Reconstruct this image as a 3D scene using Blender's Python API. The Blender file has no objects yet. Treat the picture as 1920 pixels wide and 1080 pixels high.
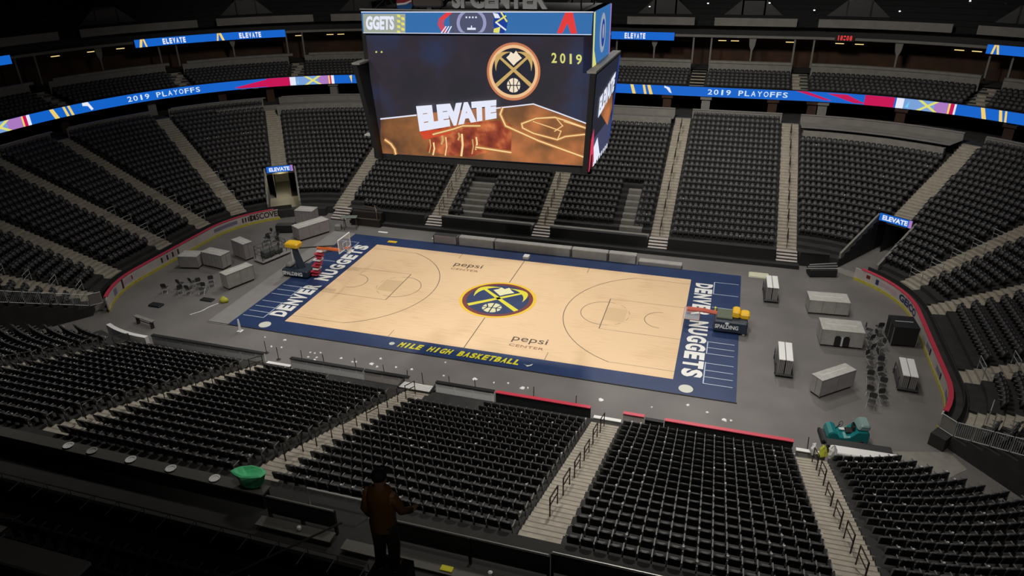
import bpy, math, random
from math import pi, sin, cos, tan, radians, atan2, hypot, sqrt
from mathutils import Vector, Matrix

random.seed(7)
scene = bpy.context.scene
COL = scene.collection

# ------------------------------------------------------------------ camera
CAM = Vector((15.962, -47.064, 25.726))
RX = Vector((0.95618405, 0.29240485, -0.01454173))
RY = Vector((0.11773635, -0.42953275, -0.89534338))
RZ = Vector((-0.2680489, 0.85440097, -0.44513905))
FPX = 1330.19
cd = bpy.data.cameras.new('camera')
cam = bpy.data.objects.new('camera', cd)
COL.objects.link(cam)
m = Matrix.Identity(4)
for i in range(3):
    m[i][0] = RX[i]; m[i][1] = -RY[i]; m[i][2] = -RZ[i]; m[i][3] = CAM[i]
cam.matrix_world = m
cd.sensor_width = 36; cd.lens = FPX / 1920 * 36
cd.clip_start = 0.1; cd.clip_end = 400
scene.camera = cam


def project(x, y, z):
    p = Vector((x, y, z)) - CAM
    d = p.dot(RZ)
    if d < 0.5:
        return (-9999, -9999, d)
    return (960 + FPX * p.dot(RX) / d, 540 + FPX * p.dot(RY) / d, d)


# ------------------------------------------------------------------ helpers
class MB:
    def __init__(self):
        self.v = []; self.f = []; self.mi = []

    def add(self, vs, fs, mi=0):
        b = len(self.v)
        self.v.extend(tuple(p) for p in vs)
        for f in fs:
            self.f.append(tuple(i + b for i in f)); self.mi.append(mi)
        return self

    def box(self, x0, x1, y0, y1, z0, z1, mi=0, M=None):
        vs = [(x, y, z) for z in (z0, z1) for y in (y0, y1) for x in (x0, x1)]
        if M is not None:
            vs = [M @ Vector(p) for p in vs]
        self.add(vs, [(0, 2, 3, 1), (4, 5, 7, 6), (0, 1, 5, 4), (2, 6, 7, 3), (0, 4, 6, 2), (1, 3, 7, 5)], mi)
        return self

    def bbox(self, x0, x1, y0, y1, z0, z1, b=.02, mi=0, M=None):
        # box with chamfered edges: octagonal plan plus inset top and bottom
        def ring(k, z):
            return [(x0 + k, y0 + b + k, z), (x0 + b + k, y0 + k, z), (x1 - b - k, y0 + k, z), (x1 - k, y0 + b + k, z),
                    (x1 - k, y1 - b - k, z), (x1 - b - k, y1 - k, z), (x0 + b + k, y1 - k, z), (x0 + k, y1 - b - k, z)]
        rings = [ring(b * .8, z0), ring(0, z0 + b), ring(0, z1 - b), ring(b * .8, z1)]
        vs = [p for r in rings for p in r]
        if M is not None:
            vs = [M @ Vector(p) for p in vs]
        fs = [tuple(range(7, -1, -1)), tuple(range(24, 32))]
        for r in range(3):
            for i in range(8):
                j = (i + 1) % 8
                fs.append((r * 8 + i, r * 8 + j, r * 8 + 8 + j, r * 8 + 8 + i))
        self.add(vs, fs, mi)
        return self

    def tube(self, pts, r, n=6, mi=0, r2=None):
        pts = [Vector(p) for p in pts]
        rings = []
        for i, p in enumerate(pts):
            if i == 0: t = pts[1] - p
            elif i == len(pts) - 1: t = p - pts[i - 1]
            else: t = pts[i + 1] - pts[i - 1]
            t.normalize()
            a = Vector((0, 0, 1)) if abs(t.z) < .9 else Vector((1, 0, 0))
            u = t.cross(a).normalized(); w = t.cross(u)
            rr = r if r2 is None else r + (r2 - r) * i / (len(pts) - 1)
            rings.append([p + (u * cos(2 * pi * k / n) + w * sin(2 * pi * k / n)) * rr for k in range(n)])
        vs = [q for R in rings for q in R]
        fs = []
        for i in range(len(pts) - 1):
            for k in range(n):
                l = (k + 1) % n
                fs.append((i * n + k, i * n + l, i * n + n + l, i * n + n + k))
        fs.append(tuple(range(n - 1, -1, -1))); e = (len(pts) - 1) * n
        fs.append(tuple(range(e, e + n)))
        self.add(vs, fs, mi)
        return self

    def lathe(self, prof, n=12, c=(0, 0, 0), mi=0, M=None):
        vs = []
        for (r, z) in prof:
            for k in range(n):
                p = Vector((r * cos(2 * pi * k / n), r * sin(2 * pi * k / n), z))
                if M is not None: p = M @ p
                vs.append(p + Vector(c))
        fs = []
        for i in range(len(prof) - 1):
            for k in range(n):
                l = (k + 1) % n
                fs.append((i * n + k, i * n + l, i * n + n + l, i * n + n + k))
        fs.append(tuple(range(n - 1, -1, -1))); e = (len(prof) - 1) * n
        fs.append(tuple(range(e, e + n)))
        self.add(vs, fs, mi)
        return self

    def prism(self, poly, z0, z1, mi=0, f=None):
        # poly: 2-D points, f maps (x,y,z)->world
        n = len(poly)
        vs = [(x, y, z0) for x, y in poly] + [(x, y, z1) for x, y in poly]
        if f: vs = [f(*p) for p in vs]
        fs = [tuple(range(n - 1, -1, -1)), tuple(range(n, 2 * n))]
        for i in range(n):
            j = (i + 1) % n
            fs.append((i, j, n + j, n + i))
        self.add(vs, fs, mi)
        return self

    def quad(self, a, b, c, d, mi=0):
        self.add([a, b, c, d], [(0, 1, 2, 3)], mi); return self

    def build(self, name, mats, parent=None, smooth=False, loc=None):
        me = bpy.data.meshes.new(name)
        me.from_pydata([tuple(p) for p in self.v], [], self.f)
        if not isinstance(mats, (list, tuple)): mats = [mats]
        for mt in mats: me.materials.append(mt)
        if len(mats) > 1:
            me.polygons.foreach_set('material_index', self.mi)
        if smooth:
            me.polygons.foreach_set('use_smooth', [True] * len(self.f))
        me.update()
        o = bpy.data.objects.new(name, me)
        COL.objects.link(o)
        if parent is not None: o.parent = parent
        if loc is not None: o.location = loc
        return o


def tag(o, label=None, cat=None, group=None, kind=None):
    if label: o['label'] = label
    if cat: o['category'] = cat
    if group: o['group'] = group
    if kind: o['kind'] = kind
    return o


def empty(name, loc=(0, 0, 0), rz=0, label=None, cat=None, group=None):
    o = bpy.data.objects.new(name, None)
    COL.objects.link(o)
    o.location = loc; o.rotation_euler = (0, 0, rz)
    o.empty_display_size = .2
    return tag(o, label, cat, group)


def children_of(o):
    return KIDS.get(o.name, [])


KIDS = {}


def copy_tree(src, kids, loc, rz):
    r = src.copy(); COL.objects.link(r)
    r.location = loc; r.rotation_euler = (0, 0, rz)
    for k in kids:
        c = k.copy(); COL.objects.link(c); c.parent = r
    return r


def mat(name, col, rough=.6, metal=0, noise=0, nscale=3, bump=0, emit=0, spec=.5, coat=0, alpha=1, ncol=None, trans=0):
    mt = bpy.data.materials.new(name); mt.use_nodes = True
    nt = mt.node_tree; b = nt.nodes['Principled BSDF']
    b.inputs['Base Color'].default_value = (*col, 1)
    b.inputs['Roughness'].default_value = rough
    b.inputs['Metallic'].default_value = metal
    b.inputs['Specular IOR Level'].default_value = spec
    b.inputs['Coat Weight'].default_value = coat
    b.inputs['Alpha'].default_value = alpha
    b.inputs['Transmission Weight'].default_value = trans
    if emit:
        b.inputs['Emission Color'].default_value = (*col, 1)
        b.inputs['Emission Strength'].default_value = emit
    if noise or bump:
        tc = nt.nodes.new('ShaderNodeTexCoord'); n = nt.nodes.new('ShaderNodeTexNoise')
        n.inputs['Scale'].default_value = nscale; n.inputs['Detail'].default_value = 5
        nt.links.new(tc.outputs['Object'], n.inputs['Vector'])
        if noise:
            r = nt.nodes.new('ShaderNodeValToRGB')
            r.color_ramp.elements[0].position = .3; r.color_ramp.elements[1].position = .7
            lo = ncol or tuple(c * (1 - noise) for c in col); hi = tuple(min(1, c * (1 + noise)) for c in col)
            r.color_ramp.elements[0].color = (*lo, 1); r.color_ramp.elements[1].color = (*hi, 1)
            nt.links.new(n.outputs['Fac'], r.inputs['Fac']); nt.links.new(r.outputs['Color'], b.inputs['Base Color'])
        if bump:
            bp = nt.nodes.new('ShaderNodeBump'); bp.inputs['Strength'].default_value = bump
            nt.links.new(n.outputs['Fac'], bp.inputs['Height']); nt.links.new(bp.outputs['Normal'], b.inputs['Normal'])
    return mt


def led(name, col, s=1.0):
    mt = mat(name, col, .5, spec=.1)
    b = mt.node_tree.nodes['Principled BSDF']
    b.inputs['Base Color'].default_value = (.01, .01, .01, 1)
    b.inputs['Emission Color'].default_value = (*col, 1)
    b.inputs['Emission Strength'].default_value = s
    return mt


def srgb(r, g, b):
    f = lambda c: (c / 255 / 12.92) if c <= 10 else ((c / 255 + .055) / 1.055) ** 2.4
    return (f(r), f(g), f(b))


M = {}
M['seat'] = mat('seat_plastic', (.022, .022, .023), .42, spec=.4)
M['seat_pan'] = mat('seat_pan_plastic', (.078, .076, .076), .5, spec=.5)
M['arm'] = mat('armrest_metal', (.16, .155, .15), .45, metal=.0)
M['terrace'] = mat('terrace_concrete', (.028, .027, .026), .85, noise=.25, nscale=1.5)  # shade under and between the seats is put into this dark base
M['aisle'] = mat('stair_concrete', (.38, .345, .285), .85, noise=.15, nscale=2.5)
M['nosing'] = mat('stair_nosing', (.19, .17, .14), .8)
M['ledge'] = mat('ledge_concrete', (.24, .23, .205), .8, noise=.12, nscale=2)
M['wallgrey'] = mat('wall_grey_paint', (.22, .21, .19), .8, noise=.1, nscale=1)
M['floor'] = mat('event_floor_concrete', (.165, .155, .148), .55, noise=.14, nscale=.35, spec=.3)
M['black'] = mat('black_paint', (.012, .012, .012), .6)
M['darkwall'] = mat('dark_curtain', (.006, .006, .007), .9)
M['dgrey'] = mat('dark_grey_metal', (.05, .05, .05), .5, metal=.3)
M['rail'] = mat('rail_bronze', (.045, .036, .028), .45, metal=.4)
M['railgrey'] = mat('rail_galvanised', (.50, .52, .50), .45, metal=.3)
M['chrome'] = mat('polished_steel', (.6, .6, .6), .25, metal=.8)
M['white'] = mat('white_paint', (.8, .8, .78), .5)
M['paper'] = mat('white_paper', (.85, .85, .83), .8)
M['navy'] = mat('court_navy_paint', (.020, .040, .115), .45, spec=.35, noise=.12, nscale=.8)
M['yellow'] = mat('gold_paint', (.82, .52, .02), .45)
M['lyellow'] = mat('lemon_paint', (.72, .66, .03), .45)
M['dred'] = mat('dark_red_paint', (.16, .02, .015), .5)
M['red'] = mat('red_rail_vinyl', (.60, .05, .085), .45)
M['kick'] = mat('yellow_kick_plate', (.50, .45, .06), .6, noise=.12, nscale=3)
M['dasher'] = mat('white_dasher_panel', (.52, .47, .44), .5, noise=.1, nscale=1)
M['pink'] = mat('pale_pink_advert', (.48, .36, .40), .6)
M['ink'] = mat('dark_ink', (.03, .025, .02), .6)
M['crate'] = mat('grey_crate_board', (.36, .345, .32), .7, noise=.1, nscale=2)
M['crate2'] = mat('pinkish_crate_board', (.33, .295, .285), .7, noise=.1, nscale=2)
M['crate_top'] = mat('pale_crate_lid', (.46, .45, .42), .7, noise=.1, nscale=3)
M['orange'] = mat('orange_paint', (.75, .16, .03), .5)
M['padyellow'] = mat('yellow_pad_vinyl', (.85, .50, .02), .45)
M['padnavy'] = mat('dark_teal_navy_pad', (.02, .032, .05), .5)
M['teal'] = mat('teal_moulded_body', (.01, .19, .20), .35, coat=.3)
M['green'] = mat('green_plastic_bag', (.14, .80, .36), .4, bump=.3, nscale=6)
M['maroon'] = mat('brownish_suite_wall', (.05, .022, .010), .8, noise=.4, nscale=.6)
M['shell'] = mat('dark_ceiling', (.010, .010, .011), .9)
M['carpet'] = mat('walkway_carpet', (.032, .032, .03), .95, noise=.1, nscale=2)
M['deckgrey'] = mat('grey_floor_cover', (.235, .225, .215), .6, noise=.08, nscale=1)
M['glass'] = mat('clear_acrylic', (.9, .95, .95), .05, alpha=.18)
M['skin'] = mat('skin', (.35, .18, .12), .6)
M['coat'] = mat('brown_orange_jacket', (.16, .07, .010), .8)
M['trouser'] = mat('dark_trousers', (.01, .009, .008), .8)
M['hat'] = mat('navy_cap', (.008, .012, .03), .8)

# LED colours
L = {}
L['blue'] = led('led_blue', srgb(18, 98, 200), 1.0)
L['dblue'] = led('led_deep_blue', srgb(25, 60, 150), 1.0)
L['mag'] = led('led_crimson', srgb(198, 18, 84), 1.0)
L['yel'] = led('led_yellow', srgb(238, 205, 110), 1.0)
L['lyel'] = led('led_lemon', srgb(225, 220, 110), 1.0)
L['white'] = led('led_white', srgb(228, 232, 248), 1.0)
L['lblue'] = led('led_pale_blue', srgb(120, 160, 215), 1.0)
L['cyan'] = led('led_cyan', srgb(110, 200, 245), 1.0)
L['sblue'] = led('led_steel_blue', srgb(52, 108, 168), 1.0)
L['slate'] = led('led_slate', srgb(78, 82, 108), 1.0)
L['pink'] = led('led_lilac', srgb(170, 120, 190), 1.0)
L['red'] = led('led_red', srgb(225, 60, 60), 1.0)
L['warm'] = led('led_warm', srgb(255, 225, 150), 1.0)
L['dot'] = led('lamp_white', (1, 1, 1), 2.0)

# maple court with planks and slight wear
def maple():
    mt = bpy.data.materials.new('maple_court'); mt.use_nodes = True
    nt = mt.node_tree; b = nt.nodes['Principled BSDF']
    tc = nt.nodes.new('ShaderNodeTexCoord')
    mp = nt.nodes.new('ShaderNodeMapping'); mp.inputs['Scale'].default_value = (.35, 4.5, 1)
    nt.links.new(tc.outputs['Object'], mp.inputs['Vector'])
    n = nt.nodes.new('ShaderNodeTexNoise'); n.inputs['Scale'].default_value = 2; n.inputs['Detail'].default_value = 4
    nt.links.new(mp.outputs['Vector'], n.inputs['Vector'])
    n2 = nt.nodes.new('ShaderNodeTexNoise'); n2.inputs['Scale'].default_value = .25
    nt.links.new(tc.outputs['Object'], n2.inputs['Vector'])
    mx = nt.nodes.new('ShaderNodeMath'); mx.operation = 'ADD'
    nt.links.new(n.outputs['Fac'], mx.inputs[0]); nt.links.new(n2.outputs['Fac'], mx.inputs[1])
    r = nt.nodes.new('ShaderNodeValToRGB')
    r.color_ramp.elements[0].position = .7; r.color_ramp.elements[1].position = 1.3
    r.color_ramp.elements[0].color = (.70, .475, .27, 1); r.color_ramp.elements[1].color = (.80, .565, .335, 1)
    nt.links.new(mx.outputs[0], r.inputs['Fac']); nt.links.new(r.outputs['Color'], b.inputs['Base Color'])
    b.inputs['Roughness'].default_value = .4; b.inputs['Specular IOR Level'].default_value = .3
    return mt
M['maple'] = maple()


# ---- text as mesh polygons
_TC = {}
def text_poly(s, bold=0.0):
    k = (s, bold)
    if k in _TC: return _TC[k]
    cu = bpy.data.curves.new('txt', 'FONT'); cu.body = s; cu.size = 1; cu.offset = bold
    cu.resolution_u = 3
    o = bpy.data.objects.new('txt', cu); COL.objects.link(o)
    bpy.context.view_layer.update()
    me = o.to_mesh()
    vs = [tuple(v.co)[:2] for v in me.vertices]; fs = [tuple(p.vertices) for p in me.polygons]
    o.to_mesh_clear()
    bpy.data.objects.remove(o); bpy.data.curves.remove(cu)
    x0 = min(v[0] for v in vs); x1 = max(v[0] for v in vs); y0 = min(v[1] for v in vs); y1 = max(v[1] for v in vs)
    # normalise: x 0..1 , y 0..1
    r = ([((x - x0) / (x1 - x0), (y - y0) / max(1e-6, y1 - y0)) for x, y in vs], fs)
    _TC[k] = r
    return r


def put_text(mb, s, f, bold=.02, mi=0, slant=0.0, depth=0):
    """f(u,v,w) -> 3-D with u,v in 0..1 across the line of text"""
    vs, fs = text_poly(s, bold)
    if depth:
        n = len(vs)
        mb.add([f(x + slant * y, y, depth) for x, y in vs] + [f(x + slant * y, y, 0) for x, y in vs], fs + [tuple(i + n for i in reversed(q)) for q in fs], mi)
        edges = {}
        for q in fs:
            for a, b in zip(q, q[1:] + q[:1]):
                edges[(a, b)] = edges.get((a, b), 0) + 1
        base = len(mb.v) - 2 * n
        for (a, b) in edges:
            if (b, a) not in edges:
                mb.f.append((base + a, base + n + a, base + n + b, base + b)); mb.mi.append(mi)
    else:
        mb.add([f(x + slant * y, y, 0) for x, y in vs], fs, mi)


# ------------------------------------------------------------------ bowl curve
CX, CY, R0 = 21.8, 4.5, 9.7


def perim(d, s):
    """point and outward normal on the curve offset d, counted clockwise from the far side's left end"""
    R = R0 + d; q = pi * R / 2
    segs = (2 * CX, q, 2 * CY, q, 2 * CX, q, 2 * CY, q)
    T = sum(segs)
    s = s % T
    i = 0
    while s > segs[i] and i < 7:
        s -= segs[i]; i += 1
    if i == 0: return (-CX + s, CY + R, 0, 1)
    if i == 2: return (CX + R, CY - s, 1, 0)
    if i == 4: return (CX - s, -CY - R, 0, -1)
    if i == 6: return (-CX - R, -CY + s, -1, 0)
    a = s / R
    ang = {1: pi / 2 - a, 3: -a, 5: -pi / 2 - a, 7: pi - a}[i]
    sx, sy = {1: (1, 1), 3: (1, -1), 5: (-1, -1), 7: (-1, 1)}[i]
    return (sx * CX + R * cos(ang), sy * CY + R * sin(ang), cos(ang), sin(ang))


def mark(d, mk):
    """arc position of a mark at offset d"""
    R = R0 + d; q = pi * R / 2
    k = mk[0]
    if k == 'far': return mk[1] + CX
    if k == 'FR': return 2 * CX + (90 - mk[1]) * pi / 180 * R
    if k == 'right': return 2 * CX + q + (CY - mk[1])
    if k == 'NR': return 2 * CX + q + 2 * CY + mk[1] * pi / 180 * R
    if k == 'near': return 2 * CX + 2 * q + 2 * CY + (CX - mk[1])
    if k == 'NL': return 4 * CX + 2 * q + 2 * CY + (90 - mk[1]) * pi / 180 * R
    if k == 'left': return 4 * CX + 3 * q + 2 * CY + (mk[1] + CY)
    if k == 'FL': return 4 * CX + 3 * q + 4 * CY + mk[1] * pi / 180 * R


def total(d): return 4 * CX + 4 * CY + 2 * pi * (R0 + d)


ROW, RISE, Z1 = .84, .323, .80
def tread(r): return Z1 + RISE * r

VW_F, VW_N = 1.5, 2.3
HW = .82
# blocks: (name, start mark, end mark, start kind, end kind, first row, last row)
BL = [
 ('far a', ('far', -21.8), ('far', -10.9), 'a', 'a', 0, 21),
 ('far b', ('far', -10.9), ('far', 0), 'a', 'a', 0, 17),
 ('far c', ('far', 0), ('far', 10.9), 'a', 'a', 1, 18),
 ('far d', ('far', 10.9), ('far', 21.9), 'a', 'a', 0, 21),
 ('far right', ('far', 21.9), ('FR', 55.5), 'a', 'v', 2, 17),
 ('right a', ('FR', 55.5), ('FR', 29), 'v', 'a', 1, 21),
 ('right b', ('FR', 29), ('FR', 6.5), 'a', 'a', 1, 21),
 ('right c', ('FR', 6.5), ('right', -3.5), 'a', 'a', 1, 21),
 ('right d', ('right', -3.5), ('NR', 22), 'a', 'a', 1, 21),
 ('right e', ('NR', 22), ('NR', 51), 'a', 'v', 1, 21),
 ('near right', ('NR', 51), ('near', 22.1), 'v', 'a', 0, 17),
 ('near d', ('near', 22.1), ('near', 11.1), 'a', 'a', 0, 17),
 ('near c', ('near', 11.1), ('near', -.5), 'a', 'a', 1, 17),
 ('near b', ('near', -.5), ('near', -11.2), 'a', 'a', 1, 17),
 ('near a', ('near', -11.2), ('near', -21.8), 'a', 'a', 1, 17),
 ('near left', ('near', -21.8), ('NL', 54), 'a', 'v', 1, 17),
 ('left e', ('NL', 54), ('NL', 29), 'v', 'a', 1, 21),
 ('left d', ('NL', 29), ('NL', 6), 'a', 'a', 1, 21),
 ('left c', ('NL', 6), ('left', .6), 'a', 'a', 1, 21),
 ('left b', ('left', .6), ('FL', 7.4), 'a', 'a', 1, 21),
 ('left a', ('FL', 7.4), ('FL', 30), 'a', 'a', 1, 21),
 ('far left corner', ('FL', 30), ('FL', 55.5), 'a', 'v', 1, 21),
 ('far left', ('FL', 55.5), ('far', -21.8), 'v', 'a', 2, 18),
]
VOMROWS = 7


def span(b, r, dd=.0):
    d = r * ROW + dd
    s0, s1 = mark(d, b[1]), mark(d, b[2])
    if s1 < s0: s1 += total(d)
    vw = VW_N if b[1][0] in ('NR', 'NL') and b[3] == 'v' or b[2][0] in ('NR', 'NL') and b[4] == 'v' else VW_F
    t0 = vw if (b[3] == 'v' and r < VOMROWS) else HW
    t1 = vw if (b[4] == 'v' and r < VOMROWS) else HW
    return d, s0 + t0, s1 - t1


def inview(x, y, z, mg=160):
    u, v, d = project(x, y, z)
    return d > 1 and -mg < u < 1920 + mg and -mg < v < 1080 + mg


# ------------------------------------------------------------------ terraces
def arc_pts(d, s0, s1, step=1.2):
    n = max(1, int((s1 - s0) / step))
    return [perim(d, s0 + (s1 - s0) * i / n) for i in range(n + 1)]


def terrace(b):
    mb = MB()
    for r in range(0, 18 if b[0].startswith('near') else 22):
        d, s0, s1 = span(b, r)
        d2 = d + ROW
        # same angular span at the back of the tread
        _, e0, e1 = span(b, r, ROW)
        n = max(2, int((s1 - s0) / 1.0))
        z = tread(r); zl = tread(r - 1) if r else 0
        pf = [perim(d, s0 + (s1 - s0) * i / n) for i in range(n + 1)]
        pb = [perim(d2, e0 + (e1 - e0) * i / n) for i in range(n + 1)]
        vs = [(p[0], p[1], zl) for p in pf] + [(p[0], p[1], z) for p in pf] + [(p[0], p[1], z) for p in pb]
        k = n + 1
        fs = []
        for i in range(n):
            fs.append((i + 1, i, k + i, k + i + 1)); fs.append((k + i + 1, k + i, 2 * k + i, 2 * k + i + 1))
        mb.add(vs, fs, 0)
        # cheek walls at both ends down to the floor
        for (a, c) in ((0, 0), (n, n)):
            A = pf[a]; B = pb[c]
            mb.add([(A[0], A[1], 0), (B[0], B[1], 0), (B[0], B[1], z), (A[0], A[1], z)], [(0, 1, 2, 3)], 0)
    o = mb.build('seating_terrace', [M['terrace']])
    o['kind'] = 'structure'


for b in BL: terrace(b)

# aisle stairs ------------------------------------------------------
AISLES = []
for b in BL:
    if b[3] == 'a': AISLES.append((b[1], 0))
for mk in (('FR', 55.5), ('NR', 51), ('NL', 54), ('FL', 55.5)): AISLES.append((mk, VOMROWS))


def aisle(mk, r0, r1=21):
    mb = MB()
    for r in range(r0, r1 + 1):
        for h in (0, 1):
            d = r * ROW + h * ROW / 2
            z = tread(r) - (RISE / 2 if h == 0 else 0)
            s = mark(d, mk); s2 = mark(d + ROW / 2, mk)
            w = HW + .02
            P = [perim(d, s - w), perim(d, s + w), perim(d + ROW / 2 + .01, s2 + w), perim(d + ROW / 2 + .01, s2 - w)]
            zb = z - RISE / 2 - .02
            vs = [(p[0], p[1], zb) for p in P] + [(p[0], p[1], z) for p in P]
            mb.add(vs, [(4, 5, 6, 7), (0, 1, 5, 4), (1, 2, 6, 5), (3, 0, 4, 7)], 0)
            # worn dark nosing line at the tread edge
            Q = [perim(d - .005, s - w), perim(d - .005, s + w), perim(d + .045, s + w), perim(d + .045, s - w)]
            mb.add([(q[0], q[1], z + .004) for q in Q], [(0, 1, 2, 3)], 1)
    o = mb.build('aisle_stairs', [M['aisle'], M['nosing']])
    o['kind'] = 'structure'


for mk, r0 in AISLES: aisle(mk, r0, 17 if mk[0] == 'near' else 21)

# ------------------------------------------------------------------ seats
def seat_parts():
    """local: +y faces the court, origin on tread, at the seat's centre; returns dict of MB"""
    back = MB(); pan = MB(); arm = MB(); leg = MB()
    # backrest: curved slab with rounded top corners
    w = .215
    prof = [(-w, .42), (-w, .78), (-w + .05, .86), (-.08, .885), (.08, .885), (w - .05, .86), (w, .78), (w, .42)]
    def bf(x, zz, t):
        y = -.16 - (zz - .42) * .22 - .05 * (1 - (x / w) ** 2) + t
        return (x, y, zz)
    n = len(prof)
    cen = [bf(0, .42, 0), bf(0, .885, 0)]
    # front and back as strips of quads between left and right halves
    vs = [bf(x, z, .025) for x, z in prof] + [bf(x, z, -.025) for x, z in prof]
    fs = [(0, 7, 6, 1), (1, 6, 5, 2), (2, 5, 4, 3), (8, 9, 14, 15), (9, 10, 13, 14), (10, 11, 12, 13)]
    for i in range(n):
        j = (i + 1) % n
        fs.append((i, j, n + j, n + i))
    back.add(vs, fs)
    # folded pan: thick cushion standing nearly upright in front of the back
    def pf(x, a, t):
        return (x, -.05 - a * .10 + t, .40 + a * .36)
    pr = [(-.195, 0), (-.195, .85), (-.13, 1), (.13, 1), (.195, .85), (.195, 0)]
    vs = [pf(x, a, .045) for x, a in pr] + [pf(x, a, -.045) for x, a in pr]
    fs = [(0, 5, 4, 1), (1, 4, 3, 2), (6, 7, 10, 11), (7, 8, 9, 10)]
    for i in range(6):
        j = (i + 1) % 6
        fs.append((i, j, 6 + j, 6 + i))
    pan.add(vs, fs)
    arm.box(.222, .268, -.20, .17, .60, .635)
    arm.box(.232, .258, -.22, -.16, .34, .60)
    leg.box(.225, .265, -.22, -.06, 0, .42)
    return back, pan, arm, leg


SP = seat_parts()
SEATS = []   # (block index, row, idx in row, n in row, x, y, z, rz, depth)


def skip(bn, r, x, y, i, n):
    if bn == 'far b' and r <= 6 and r > 0 and 2 <= i <= 6: return True
    if bn == 'far b' and r == 0 and i > 2: return True
    if bn == 'far c' and r <= 7 and n - 7 <= i <= n - 4: return True
    if bn == 'far a' and r == 0 and i < 3: return True
    if bn == 'near c' and r <= 2 and i > n - 9: return True
    if bn == 'near b' and r <= 1 and i < 9: return True
    return False


PITCH = .492
for bi, b in enumerate(BL):
    for r in range(b[5], b[6] + 1):
        d, s0, s1 = span(b, r)
        dd = d + .50
        # scale arc from tread front to seat line
        sc0 = mark(dd, b[1]); sc1 = mark(dd, b[2])
        if sc1 < sc0: sc1 += total(dd)
        o0 = s0 - mark(d, b[1]); o1 = (mark(d, b[2]) + (total(d) if mark(d, b[2]) < mark(d, b[1]) else 0)) - s1
        a, c = sc0 + o0 + .03, sc1 - o1 - .03
        n = int((c - a) / PITCH)
        if n < 1: continue
        off = (c - a - n * PITCH) / 2
        for i in range(n):
            s = a + off + (i + .5) * PITCH
            x, y, nx, ny = perim(dd, s)
            z = tread(r)
            if skip(b[0], r, x, y, i, n): continue
            if not inview(x, y, z + .5, 140): continue
            u, v, dep = project(x, y, z + .6)
            SEATS.append((bi, r, i, n, x, y, z, atan2(ny, nx) + pi / 2, dep, u, v))
print('seats', len(SEATS))

# club tier: rows of seats on the balcony
DCL, ZCL, RCL = 21.0, 9.80, .20
SHX, SHY = .8, .7
CLUB = []
CA = [('far', -21.8), ('far', -10.9), ('far', 0), ('far', 10.9), ('far', 21.9), ('FR', 60), ('FR', 36), ('FR', 12), ('right', -3.5),
      ('NR', 20), ('NR', 50), ('NR', 75), ('near', 17), ('near', 6.8), ('near', -5), ('near', -16), ('NL', 80), ('NL', 54), ('NL', 29), ('NL', 6), ('left', .6), ('FL', 12), ('FL', 36), ('FL', 60)]
def cper(d, s):
    x, y, nx, ny = perim(d, s)
    return (x + SHX, y + .75 * max(-1, min(1, y / 20)), nx, ny)
for k in range(len(CA)):
    m0, m1 = CA[k], CA[(k + 1) % len(CA)]
    for r in range(5):
        dd = DCL + r * ROW + .5
        s0, s1 = mark(dd, m0), mark(dd, m1)
        if s1 < s0: s1 += total(dd)
        a, c = s0 + .9, s1 - .9
        n = int((c - a) / PITCH)
        for i in range(n):
            s = a + (c - a - n * PITCH) / 2 + (i + .5) * PITCH
            x, y, nx, ny = cper(dd, s)
            z = ZCL + RCL * (r + 1)
            if not inview(x, y, z + .5, 120): continue
            u, v, dep = project(x, y, z + .6)
            CLUB.append((k, r, i, n, x, y, z, atan2(ny, nx) + pi / 2, dep, u, v))
print('club', len(CLUB))

ORD = ['first', 'second', 'third', 'fourth', 'fifth', 'sixth', 'seventh', 'eighth', 'ninth', 'tenth', 'eleventh', 'twelfth', 'thirteenth',
       'fourteenth', 'fifteenth', 'sixteenth', 'seventeenth', 'eighteenth', 'nineteenth', 'twentieth', 'twenty-first', 'twenty-second', 'twenty-third', 'twenty-fourth',
       'twenty-fifth', 'twenty-sixth', 'twenty-seventh', 'twenty-eighth', 'twenty-ninth', 'thirtieth'] + ['last'] * 40


def seat_proto(name):
    e = empty(name)
    ks = [SP[0].build('backrest', M['seat'], e), SP[1].build('folding_seat', M['seat_pan'], e),
          SP[2].build('armrest', M['arm'], e), SP[3].build('support_leg', M['dgrey'], e)]
    return e, ks


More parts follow.
